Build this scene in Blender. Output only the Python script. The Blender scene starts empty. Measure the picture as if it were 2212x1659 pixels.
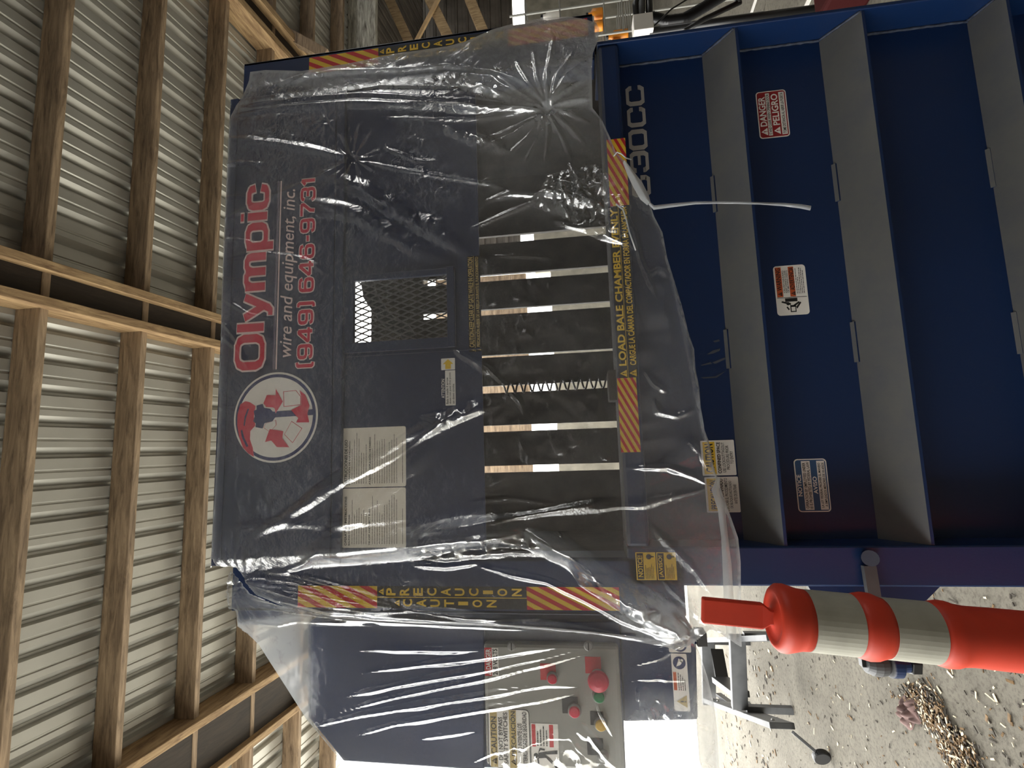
import bpy, math, random
import numpy as np
from mathutils import Vector, Matrix

random.seed(7)
SC = bpy.context.scene
COL = SC.collection

# ------------------------------------------------------------------ camera
# Upright axes: X to the right of the baler front, Y into the shed, Z up. The phone was held on its
# side, so the camera is rolled a quarter turn.
CAM = Vector((0.0, -1.496, 1.54))
F = 1100.0                                   # focal length in pixels of the 2212 wide frame
M = np.array([[0.99143441, 0.04845298, -0.12128527],
              [-0.03131291, 0.98973652, 0.13943145],
              [0.12679633, -0.13443935, 0.98277604]])   # (X, down, Y) -> (right, down, forward) upright


def _w(v):                                   # upright camera vector -> world
    d = M.T @ np.array(v, float)
    return Vector((d[0], d[2], -d[1]))


cd = bpy.data.cameras.new('camera')
cam = bpy.data.objects.new('camera', cd)
COL.objects.link(cam)
r_, d_, f_ = _w((1, 0, 0)), _w((0, 1, 0)), _w((0, 0, 1))
rot = Matrix((d_, r_, -f_)).transposed()     # local x = world down, local y = world right
cam.matrix_world = Matrix.Translation(CAM) @ rot.to_4x4()
cd.sensor_fit = 'HORIZONTAL'
cd.sensor_width = 36.0
cd.lens = F / 2212 * 36.0
cd.clip_start = 0.02
SC.camera = cam

# ------------------------------------------------------------------ light
SC.view_settings.view_transform = 'Standard'
SC.view_settings.look = 'None'
SC.view_settings.gamma = 1.0
SC.view_settings.use_curve_mapping = False
SC.view_settings.exposure = 0.0
SC.cycles.max_bounces = 10
SC.cycles.transparent_max_bounces = 24
SC.cycles.use_denoising = True

wd = bpy.data.worlds.new('daylight')
SC.world = wd
wd.use_nodes = True
wn = wd.node_tree.nodes
wn['Background'].inputs[0].default_value = (1.0, 0.995, 0.965, 1)
wn['Background'].inputs[1].default_value = 8.2


def portal(name, loc, size, rot):
    l = bpy.data.lights.new(name, 'AREA')
    l.shape = 'RECTANGLE'
    l.size, l.size_y = size
    l.cycles.is_portal = True
    o = bpy.data.objects.new(name, l)
    o.location = loc
    o.rotation_euler = rot
    COL.objects.link(o)


# ------------------------------------------------------------------ measuring
def ray(px, py):
    return _w((1659 - py - 829.5, px - 1106.0, F))


def at(px, py, Y):
    d = ray(px, py)
    return CAM + d * ((Y - CAM.y) / d.y)


def atz(px, py, Z=0.0):
    d = ray(px, py)
    return CAM + d * ((Z - CAM.z) / d.z)


ROOF_Z, ROOF_K = 4.64, 0.093


def atr(px, py, off=0.0):                    # on a plane hung 'off' below the roof sheet
    d = ray(px, py)
    t = (ROOF_Z - off - ROOF_K * CAM.y - CAM.z) / (d.z + ROOF_K * d.y)
    return CAM + d * t


# ------------------------------------------------------------------ materials
def new_mat(name):
    m = bpy.data.materials.new(name)
    m.use_nodes = True
    nt = m.node_tree
    b = nt.nodes['Principled BSDF']
    return m, nt, b


def flat(name, col, rough=0.5, metal=0.0, var=0.0, scale=30.0, bump=0.0, spec=0.5):
    m, nt, b = new_mat(name)
    b.inputs['Base Color'].default_value = (*col, 1)
    b.inputs['Roughness'].default_value = rough
    b.inputs['Metallic'].default_value = metal
    b.inputs['Specular IOR Level'].default_value = spec
    if var or bump:
        tc = nt.nodes.new('ShaderNodeTexCoord')
        n = nt.nodes.new('ShaderNodeTexNoise')
        n.inputs['Scale'].default_value = scale
        n.inputs['Detail'].default_value = 6
        nt.links.new(tc.outputs['Object'], n.inputs['Vector'])
        if var:
            mr = nt.nodes.new('ShaderNodeMapRange')
            mr.inputs[1].default_value = 0.3
            mr.inputs[2].default_value = 0.7
            mr.inputs[3].default_value = 1 - var
            mr.inputs[4].default_value = 1 + var
            nt.links.new(n.outputs[0], mr.inputs[0])
            mx = nt.nodes.new('ShaderNodeVectorMath')
            mx.operation = 'SCALE'
            mx.inputs[0].default_value = col
            nt.links.new(mr.outputs[0], mx.inputs['Scale'])
            nt.links.new(mx.outputs[0], b.inputs['Base Color'])
        if bump:
            bp = nt.nodes.new('ShaderNodeBump')
            bp.inputs['Strength'].default_value = bump
            bp.inputs['Distance'].default_value = 0.01
            nt.links.new(n.outputs[0], bp.inputs['Height'])
            nt.links.new(bp.outputs[0], b.inputs['Normal'])
    return m


def paint_mat(name, col, dust=(0.125, 0.124, 0.118), amount=1.0, rough=0.38):
    """gloss machine paint: fine texture, scuffs, and dust that has settled on faces that look up"""
    m, nt, b = new_mat(name)
    L = nt.links
    tc = nt.nodes.new('ShaderNodeTexCoord')
    geo = nt.nodes.new('ShaderNodeNewGeometry')
    sx = nt.nodes.new('ShaderNodeSeparateXYZ')
    L.new(geo.outputs['True Normal'], sx.inputs[0])
    up = nt.nodes.new('ShaderNodeMapRange')
    up.inputs[1].default_value = 0.25
    up.inputs[2].default_value = 0.6
    L.new(sx.outputs['Z'], up.inputs[0])
    n = nt.nodes.new('ShaderNodeTexNoise')
    n.inputs['Scale'].default_value = 9
    n.inputs['Detail'].default_value = 8
    n.inputs['Roughness'].default_value = 0.7
    L.new(tc.outputs['Object'], n.inputs['Vector'])
    k = nt.nodes.new('ShaderNodeMapRange')
    k.inputs[1].default_value = 0.2
    k.inputs[2].default_value = 0.6
    k.inputs[3].default_value = 0.65 * amount
    k.inputs[4].default_value = 0.97 * amount
    L.new(n.outputs[0], k.inputs[0])
    fac = nt.nodes.new('ShaderNodeMath')
    fac.operation = 'MULTIPLY'
    L.new(up.outputs[0], fac.inputs[0])
    L.new(k.outputs[0], fac.inputs[1])
    # faint smudges everywhere
    n2 = nt.nodes.new('ShaderNodeTexNoise')
    n2.inputs['Scale'].default_value = 26
    n2.inputs['Detail'].default_value = 9
    n2.inputs['Roughness'].default_value = 0.75
    L.new(tc.outputs['Object'], n2.inputs['Vector'])
    s = nt.nodes.new('ShaderNodeMapRange')
    s.inputs[1].default_value = 0.55
    s.inputs[2].default_value = 0.85
    s.inputs[4].default_value = 0.10
    L.new(n2.outputs[0], s.inputs[0])
    mx_ = nt.nodes.new('ShaderNodeMath')
    mx_.operation = 'MAXIMUM'
    L.new(fac.outputs[0], mx_.inputs[0])
    L.new(s.outputs[0], mx_.inputs[1])
    mix = nt.nodes.new('ShaderNodeMix')
    mix.data_type = 'RGBA'
    mix.inputs[6].default_value = (*col, 1)
    mix.inputs[7].default_value = (*dust, 1)
    L.new(mx_.outputs[0], mix.inputs[0])
    L.new(mix.outputs[2], b.inputs['Base Color'])
    rr = nt.nodes.new('ShaderNodeMapRange')
    rr.inputs[3].default_value = rough
    rr.inputs[4].default_value = 0.85
    L.new(mx_.outputs[0], rr.inputs[0])
    L.new(rr.outputs[0], b.inputs['Roughness'])
    bp = nt.nodes.new('ShaderNodeBump')
    bp.inputs['Strength'].default_value = 0.06
    bp.inputs['Distance'].default_value = 0.004
    n3 = nt.nodes.new('ShaderNodeTexNoise')
    n3.inputs['Scale'].default_value = 160
    L.new(tc.outputs['Object'], n3.inputs['Vector'])
    L.new(n3.outputs[0], bp.inputs['Height'])
    L.new(bp.outputs[0], b.inputs['Normal'])
    return m


def wood_mat(name, c0, c1, axis=0, rough=0.8):
    m, nt, b = new_mat(name)
    L = nt.links
    tc = nt.nodes.new('ShaderNodeTexCoord')
    mp = nt.nodes.new('ShaderNodeMapping')
    sc = [14, 14, 14]
    sc[axis] = 1.6
    mp.inputs['Scale'].default_value = sc
    L.new(tc.outputs['Object'], mp.inputs[0])
    n = nt.nodes.new('ShaderNodeTexNoise')
    n.inputs['Scale'].default_value = 2.2
    n.inputs['Detail'].default_value = 8
    n.inputs['Roughness'].default_value = 0.68
    n.inputs['Distortion'].default_value = 0.6
    L.new(mp.outputs[0], n.inputs['Vector'])
    r = nt.nodes.new('ShaderNodeValToRGB')
    r.color_ramp.elements[0].position = 0.32
    r.color_ramp.elements[1].position = 0.68
    r.color_ramp.elements[0].color = (*c0, 1)
    r.color_ramp.elements[1].color = (*c1, 1)
    L.new(n.outputs[0], r.inputs[0])
    L.new(r.outputs[0], b.inputs['Base Color'])
    b.inputs['Roughness'].default_value = rough
    bp = nt.nodes.new('ShaderNodeBump')
    bp.inputs['Strength'].default_value = 0.3
    bp.inputs['Distance'].default_value = 0.01
    L.new(n.outputs[0], bp.inputs['Height'])
    L.new(bp.outputs[0], b.inputs['Normal'])
    return m


def floor_mat():
    m, nt, b = new_mat('dusty_concrete')
    L = nt.links
    tc = nt.nodes.new('ShaderNodeTexCoord')
    n1 = nt.nodes.new('ShaderNodeTexNoise')
    n1.inputs['Scale'].default_value = 1.3
    n1.inputs['Detail'].default_value = 9
    n1.inputs['Roughness'].default_value = 0.65
    L.new(tc.outputs['Object'], n1.inputs['Vector'])
    r1 = nt.nodes.new('ShaderNodeValToRGB')
    r1.color_ramp.elements[0].position = 0.3
    r1.color_ramp.elements[1].position = 0.7
    r1.color_ramp.elements[0].color = (0.10, 0.088, 0.066, 1)
    r1.color_ramp.elements[1].color = (0.20, 0.183, 0.145, 1)
    L.new(n1.outputs[0], r1.inputs[0])
    n2 = nt.nodes.new('ShaderNodeTexNoise')
    n2.inputs['Scale'].default_value = 38
    n2.inputs['Detail'].default_value = 7
    n2.inputs['Roughness'].default_value = 0.8
    L.new(tc.outputs['Object'], n2.inputs['Vector'])
    r2 = nt.nodes.new('ShaderNodeValToRGB')
    r2.color_ramp.elements[0].position = 0.36
    r2.color_ramp.elements[1].position = 0.52
    r2.color_ramp.elements[0].color = (0.28, 0.26, 0.22, 1)
    r2.color_ramp.elements[1].color = (1, 1, 1, 1)
    L.new(n2.outputs[0], r2.inputs[0])
    mx = nt.nodes.new('ShaderNodeMix')
    mx.data_type = 'RGBA'
    mx.blend_type = 'MULTIPLY'
    mx.inputs[0].default_value = 0.75
    L.new(r1.outputs[0], mx.inputs[6])
    L.new(r2.outputs[0], mx.inputs[7])
    L.new(mx.outputs[2], b.inputs['Base Color'])
    b.inputs['Roughness'].default_value = 0.92
    bp = nt.nodes.new('ShaderNodeBump')
    bp.inputs['Strength'].default_value = 0.5
    bp.inputs['Distance'].default_value = 0.012
    L.new(n2.outputs[0], bp.inputs['Height'])
    L.new(bp.outputs[0], b.inputs['Normal'])
    return m


def film_mat(name, haze=0.10, gloss=1.0, rough=0.072, bump=0.5, tint=(0.96, 0.96, 0.955)):
    """clear polythene: see-through, a little milky, glossy, with fine crinkle"""
    m = bpy.data.materials.new(name)
    m.use_nodes = True
    nt = m.node_tree
    nt.nodes.clear()
    L = nt.links
    N = nt.nodes.new
    out = N('ShaderNodeOutputMaterial')
    tc = N('ShaderNodeTexCoord')
    n1 = N('ShaderNodeTexNoise')
    n1.inputs['Scale'].default_value = 34
    n1.inputs['Detail'].default_value = 5
    n1.inputs['Roughness'].default_value = 0.6
    n1.inputs['Distortion'].default_value = 0.5
    L.new(tc.outputs['Object'], n1.inputs['Vector'])
    n0 = N('ShaderNodeTexNoise')
    n0.inputs['Scale'].default_value = 4.5
    n0.inputs['Detail'].default_value = 3
    L.new(tc.outputs['Object'], n0.inputs['Vector'])
    msk = N('ShaderNodeMapRange')
    msk.inputs[1].default_value = 0.42
    msk.inputs[2].default_value = 0.66
    msk.inputs[3].default_value = 0.22
    L.new(n0.outputs[0], msk.inputs[0])
    mul = N('ShaderNodeMath')
    mul.operation = 'MULTIPLY'
    L.new(n1.outputs[0], mul.inputs[0])
    L.new(msk.outputs[0], mul.inputs[1])
    bp = N('ShaderNodeBump')
    bp.inputs['Strength'].default_value = bump
    bp.inputs['Distance'].default_value = 0.012
    L.new(mul.outputs[0], bp.inputs['Height'])
    tr = N('ShaderNodeBsdfTransparent')
    tr.inputs[0].default_value = (*tint, 1)
    df = N('ShaderNodeBsdfDiffuse')
    df.inputs[0].default_value = (0.74, 0.78, 0.82, 1)
    L.new(bp.outputs[0], df.inputs['Normal'])
    tl = N('ShaderNodeBsdfTranslucent')
    tl.inputs[0].default_value = (0.76, 0.78, 0.78, 1)
    L.new(bp.outputs[0], tl.inputs['Normal'])
    md = N('ShaderNodeMixShader')
    md.inputs[0].default_value = 0.45
    L.new(df.outputs[0], md.inputs[1])
    L.new(tl.outputs[0], md.inputs[2])
    hz = N('ShaderNodeMapRange')
    hz.inputs[1].default_value = 0.3
    hz.inputs[2].default_value = 0.75
    hz.inputs[3].default_value = haze * 0.6
    hz.inputs[4].default_value = haze * 1.5
    L.new(n0.outputs[0], hz.inputs[0])
    at_ = N('ShaderNodeAttribute')           # milkiness where the sheet is doubled, bunched or dusty, plus painted streak highlights
    at_.attribute_name = 'haze'
    ad = N('ShaderNodeMath')
    ad.operation = 'MULTIPLY_ADD'
    ad.use_clamp = True
    mr2 = N('ShaderNodeMapRange')
    mr2.inputs[1].default_value = 0.3
    mr2.inputs[2].default_value = 0.7
    mr2.inputs[3].default_value = 0.7
    mr2.inputs[4].default_value = 1.3
    L.new(n1.outputs[0], mr2.inputs[0])
    L.new(at_.outputs['Fac'], ad.inputs[0])
    L.new(mr2.outputs[0], ad.inputs[1])
    L.new(hz.outputs[0], ad.inputs[2])
    cz = N('ShaderNodeMath')
    cz.operation = 'MINIMUM'
    cz.inputs[1].default_value = max(0.55, haze)
    L.new(ad.outputs[0], cz.inputs[0])
    m1 = N('ShaderNodeMixShader')
    L.new(cz.outputs[0], m1.inputs[0])
    L.new(tr.outputs[0], m1.inputs[1])
    L.new(md.outputs[0], m1.inputs[2])
    gl = N('ShaderNodeBsdfGlossy')
    gl.inputs['Roughness'].default_value = rough
    gl.inputs[0].default_value = (1, 1, 1, 1)
    L.new(bp.outputs[0], gl.inputs['Normal'])
    fr = N('ShaderNodeFresnel')
    fr.inputs[0].default_value = 1.5
    L.new(bp.outputs[0], fr.inputs['Normal'])
    fm = N('ShaderNodeMath')
    fm.operation = 'MULTIPLY'
    fm.use_clamp = True
    fm.inputs[1].default_value = 3.0 * gloss
    L.new(fr.outputs[0], fm.inputs[0])
    cp_ = N('ShaderNodeMath')                # never a full mirror, even edge on
    cp_.operation = 'MINIMUM'
    cp_.inputs[1].default_value = 0.26
    L.new(fm.outputs[0], cp_.inputs[0])
    m2 = N('ShaderNodeMixShader')
    L.new(cp_.outputs[0], m2.inputs[0])
    L.new(m1.outputs[0], m2.inputs[1])
    L.new(gl.outputs[0], m2.inputs[2])
    L.new(m2.outputs[0], out.inputs[0])
    return m


BLUE = (0.004, 0.020, 0.078)
MT = dict(
    blue=paint_mat('blue_machine_paint', BLUE),
    blue_clean=paint_mat('blue_gate_paint', (0.014, 0.025, 0.066), amount=0.2),
    inside=flat('worn_steel_inside', (0.035, 0.028, 0.021), 0.7, 0.0, 0.5, 12, 0.3),
    steel=flat('grey_steel', (0.085, 0.087, 0.09), 0.5, 0.2, 0.25, 8),
    zinc=flat('bright_steel', (0.34, 0.34, 0.33), 0.4, 0.7),
    black=flat('black_plastic', (0.012, 0.012, 0.013), 0.4),
    mesh=flat('dark_mesh_metal', (0.10, 0.10, 0.095), 0.5, 0.3),
    rusty=flat('rusty_brown_plate', (0.20, 0.085, 0.035), 0.8, 0, 0.4, 5),
    panel=flat('grey_control_panel', (0.30, 0.295, 0.265), 0.5, 0, 0.08, 3),
    orange=flat('orange_plastic', (0.60, 0.042, 0.014), 0.55, 0, 0.16, 9, 0.05),
    band=flat('reflective_band', (0.36, 0.35, 0.29), 0.5, 0, 0.1, 20),
    white=flat('label_white', (0.86, 0.83, 0.77), 0.55),
    cream=flat('label_cream', (0.84, 0.78, 0.67), 0.55),
    ink=flat('label_black', (0.012, 0.012, 0.012), 0.5),
    yellow=flat('label_yellow', (0.82, 0.54, 0.04), 0.5),
    gold=flat('label_gold', (0.50, 0.37, 0.12), 0.5),
    red=flat('label_red', (0.56, 0.022, 0.03), 0.5),
    crimson=flat('logo_red', (0.62, 0.03, 0.07), 0.5),
    maroon=flat('label_maroon', (0.30, 0.012, 0.015), 0.5),
    dark_red=flat('dark_red_paint', (0.035, 0.004, 0.004), 0.8, spec=0.1),
    rust=flat('label_orange', (0.55, 0.10, 0.025), 0.5),
    navy=flat('logo_navy', (0.02, 0.03, 0.12), 0.5),
    notice=flat('label_blue', (0.03, 0.085, 0.19), 0.5),
    silver=flat('silver_letters', (0.42, 0.40, 0.38), 0.45),
    pink=flat('logo_pale_pink', (0.82, 0.66, 0.64), 0.5),
    btn_red=flat('button_red', (0.60, 0.02, 0.06), 0.3),
    btn_green=flat('button_green', (0.02, 0.22, 0.09), 0.3),
    btn_yellow=flat('button_yellow', (0.62, 0.40, 0.08), 0.3),
    film=film_mat('clear_film', haze=0.065),
    film_cab=film_mat('clear_film_taut', haze=0.085, gloss=1.1, rough=0.072, bump=0.05),
    film_hem=film_mat('film_hem', haze=0.5, gloss=1.0, rough=0.3),
    film_white=film_mat('film_bunched', haze=0.8, gloss=0.8, rough=0.35),
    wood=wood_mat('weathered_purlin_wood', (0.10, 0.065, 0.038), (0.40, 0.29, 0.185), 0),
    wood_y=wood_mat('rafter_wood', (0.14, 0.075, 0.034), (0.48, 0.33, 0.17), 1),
    wood_brace=wood_mat('sunlit_brace_wood', (0.16, 0.09, 0.04), (0.50, 0.36, 0.19), 2),  # yellow of the sun put into the brace colour
    wood_shade=wood_mat('painted_gap_shade', (0.012, 0.008, 0.005), (0.035, 0.023, 0.014), 1),
    wood_z=wood_mat('grey_post_wood', (0.07, 0.06, 0.045), (0.62, 0.60, 0.52), 0),
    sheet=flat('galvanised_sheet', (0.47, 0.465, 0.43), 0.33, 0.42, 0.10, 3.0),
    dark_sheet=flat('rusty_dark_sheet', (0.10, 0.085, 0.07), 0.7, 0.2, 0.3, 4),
    block=flat('pale_block_wall', (0.26, 0.24, 0.19), 0.9, 0, 0.25, 6),
    floor=floor_mat(),
    gravel=flat('sunlit_yard', (0.56, 0.54, 0.48), 0.95, 0, 0.2, 5),
    weld=flat('weld_bead', (0.045, 0.055, 0.085), 0.5, 0, 0.6, 60),
    scuff=flat('scuff_mark', (0.060, 0.068, 0.085), 0.7),
    tan=flat('tan_board', (0.45, 0.30, 0.15), 0.8, 0, 0.2, 6),
    chip=flat('wood_chip', (0.15, 0.088, 0.034), 0.85, 0, 0.4, 40),
    chip_dark=flat('dark_chip', (0.05, 0.04, 0.03), 0.9),
    chip_pale=flat('pale_straw', (0.66, 0.58, 0.42), 0.85),
    rag=flat('pink_rag', (0.15, 0.092, 0.082), 0.9, 0, 0.3, 30),
    orange_bright=flat('orange_paint', (0.80, 0.28, 0.02), 0.4),  # bright orange of the rack bottles
)


# ------------------------------------------------------------------ mesh builder
class MB:
    def __init__(s):
        s.v, s.f, s.m, s.mats = [], [], [], []

    def mi(s, mat):
        mt = MT[mat] if isinstance(mat, str) else mat
        if mt not in s.mats:
            s.mats.append(mt)
        return s.mats.index(mt)

    def add(s, vs, fs, mat):
        o = len(s.v)
        s.v += [tuple(v) for v in vs]
        i = s.mi(mat)
        for f in fs:
            s.f.append([o + k for k in f])
            s.m.append(i)
        return s

    def box(s, x0, x1, y0, y1, z0, z1, mat):
        vs = [(x, y, z) for z in (z0, z1) for y in (y0, y1) for x in (x0, x1)]
        return s.add(vs, [(0, 2, 3, 1), (4, 5, 7, 6), (0, 1, 5, 4), (2, 6, 7, 3), (0, 4, 6, 2), (1, 3, 7, 5)], mat)

    def prism(s, poly, y0, y1, mat):          # polygon of (x, z), extruded along Y
        n = len(poly)
        vs = [(x, y0, z) for x, z in poly] + [(x, y1, z) for x, z in poly]
        fs = [tuple(range(n)), tuple(range(2 * n - 1, n - 1, -1))]
        fs += [(i, n + i, n + (i + 1) % n, (i + 1) % n) for i in range(n)]
        return s.add(vs, fs, mat)

    def prism_x(s, poly, x0, x1, mat):        # polygon of (y, z), extruded along X
        n = len(poly)
        vs = [(x0, y, z) for y, z in poly] + [(x1, y, z) for y, z in poly]
        fs = [tuple(range(n)), tuple(range(2 * n - 1, n - 1, -1))]
        fs += [(i, n + i, n + (i + 1) % n, (i + 1) % n) for i in range(n)]
        return s.add(vs, fs, mat)

    def bar(s, a, b, w, h, mat, up=(0, 0, 1)):   # rectangular bar from a to b
        a, b = Vector(a), Vector(b)
        d = (b - a).normalized()
        u = Vector(up)
        sd = d.cross(u)
        if sd.length < 1e-4:
            sd = d.cross(Vector((0, 1, 0)))
        sd.normalize()
        u = sd.cross(d).normalized()
        vs = []
        for p in (a, b):
            for i, j in ((-1, -1), (1, -1), (1, 1), (-1, 1)):
                vs.append(p + sd * (i * w / 2) + u * (j * h / 2))
        return s.add(vs, [(0, 1, 2, 3), (7, 6, 5, 4), (0, 4, 5, 1), (1, 5, 6, 2), (2, 6, 7, 3), (3, 7, 4, 0)], mat)

    def tube(s, path, r, mat, seg=10, caps=True):
        path = [Vector(p) for p in path]
        n = len(path)
        rs = r if isinstance(r, (list, tuple)) else [r] * n
        vs, fs = [], []
        ref = None
        for i, p in enumerate(path):
            d = (path[min(i + 1, n - 1)] - path[max(i - 1, 0)]).normalized()
            if ref is None:
                ref = d.orthogonal().normalized()
            ref = (ref - d * ref.dot(d)).normalized()
            q = d.cross(ref)
            for k in range(seg):
                a = 2 * math.pi * k / seg
                vs.append(p + (ref * math.cos(a) + q * math.sin(a)) * rs[i])
        for i in range(n - 1):
            for k in range(seg):
                k2 = (k + 1) % seg
                fs.append((i * seg + k, i * seg + k2, (i + 1) * seg + k2, (i + 1) * seg + k))
        if caps:
            fs.append(tuple(range(seg - 1, -1, -1)))
            fs.append(tuple(range((n - 1) * seg, n * seg)))
        return s.add(vs, fs, mat)

    def lathe(s, prof, origin, axis, mat, seg=28):   # prof: (radius, height along axis)
        o, ax = Vector(origin), Vector(axis).normalized()
        e1 = ax.orthogonal().normalized()
        e2 = ax.cross(e1)
        vs, fs = [], []
        for r, h in prof:
            for k in range(seg):
                a = 2 * math.pi * k / seg
                vs.append(o + ax * h + (e1 * math.cos(a) + e2 * math.sin(a)) * r)
        for i in range(len(prof) - 1):
            for k in range(seg):
                k2 = (k + 1) % seg
                fs.append((i * seg + k, i * seg + k2, (i + 1) * seg + k2, (i + 1) * seg + k))
        fs.append(tuple(range(seg - 1, -1, -1)))
        fs.append(tuple(range((len(prof) - 1) * seg, len(prof) * seg)))
        return s.add(vs, fs, mat)

    def build(s, name, parent=None, smooth=False, bevel=0.0, origin=None):
        me = bpy.data.meshes.new(name)
        o3 = Vector(origin) if origin is not None else Vector((0, 0, 0))
        if parent is not None:
            o3 = parent.matrix_basis.translation if parent.parent is None else o3
        me.from_pydata([tuple(Vector(v) - o3) for v in s.v], [], s.f)
        for mt in s.mats:
            me.materials.append(mt)
        me.polygons.foreach_set('material_index', s.m)
        if smooth:
            me.polygons.foreach_set('use_smooth', [True] * len(me.polygons))
        me.update()
        ob = bpy.data.objects.new(name, me)
        COL.objects.link(ob)
        if parent is not None:
            ob.parent = parent
            if parent.parent is not None:      # sub-part of a part: both are modelled from the thing's base
                root = parent.parent
                me.transform(Matrix.Translation(-root.matrix_basis.translation))
        else:
            ob.location = o3
        if bevel:
            bv = ob.modifiers.new('bevel', 'BEVEL')
            bv.width = bevel
            bv.segments = 2
            bv.limit_method = 'ANGLE'
        return ob


def tag(o, label=None, cat=None, group=None, kind=None):
    if label:
        o['label'] = label
    if cat:
        o['category'] = cat
    if group:
        o['group'] = group
    if kind:
        o['kind'] = kind
    return o


def thing(name, label, cat, loc=(0, 0, 0), group=None):
    o = bpy.data.objects.new(name, None)
    o.location = loc
    o.empty_display_size = 0.1
    COL.objects.link(o)
    return tag(o, label, cat, group)


# ------------------------------------------------------------------ lettering and labels
_tx = {}


def glyphs(body, bold=0.0, shear=0.0):
    key = (body, bold, shear)
    if key not in _tx:
        cu = bpy.data.curves.new('t', 'FONT')
        cu.body = body
        cu.resolution_u = 3
        cu.offset = bold
        cu.shear = shear
        ob = bpy.data.objects.new('t', cu)
        COL.objects.link(ob)
        dg = bpy.context.evaluated_depsgraph_get()
        me = bpy.data.meshes.new_from_object(ob.evaluated_get(dg))
        vs = np.array([v.co[:2] for v in me.vertices])
        fs = [tuple(p.vertices) for p in me.polygons]
        bpy.data.objects.remove(ob)
        bpy.data.curves.remove(cu)
        bpy.data.meshes.remove(me)
        _tx[key] = (vs, fs)
    return _tx[key]


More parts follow.
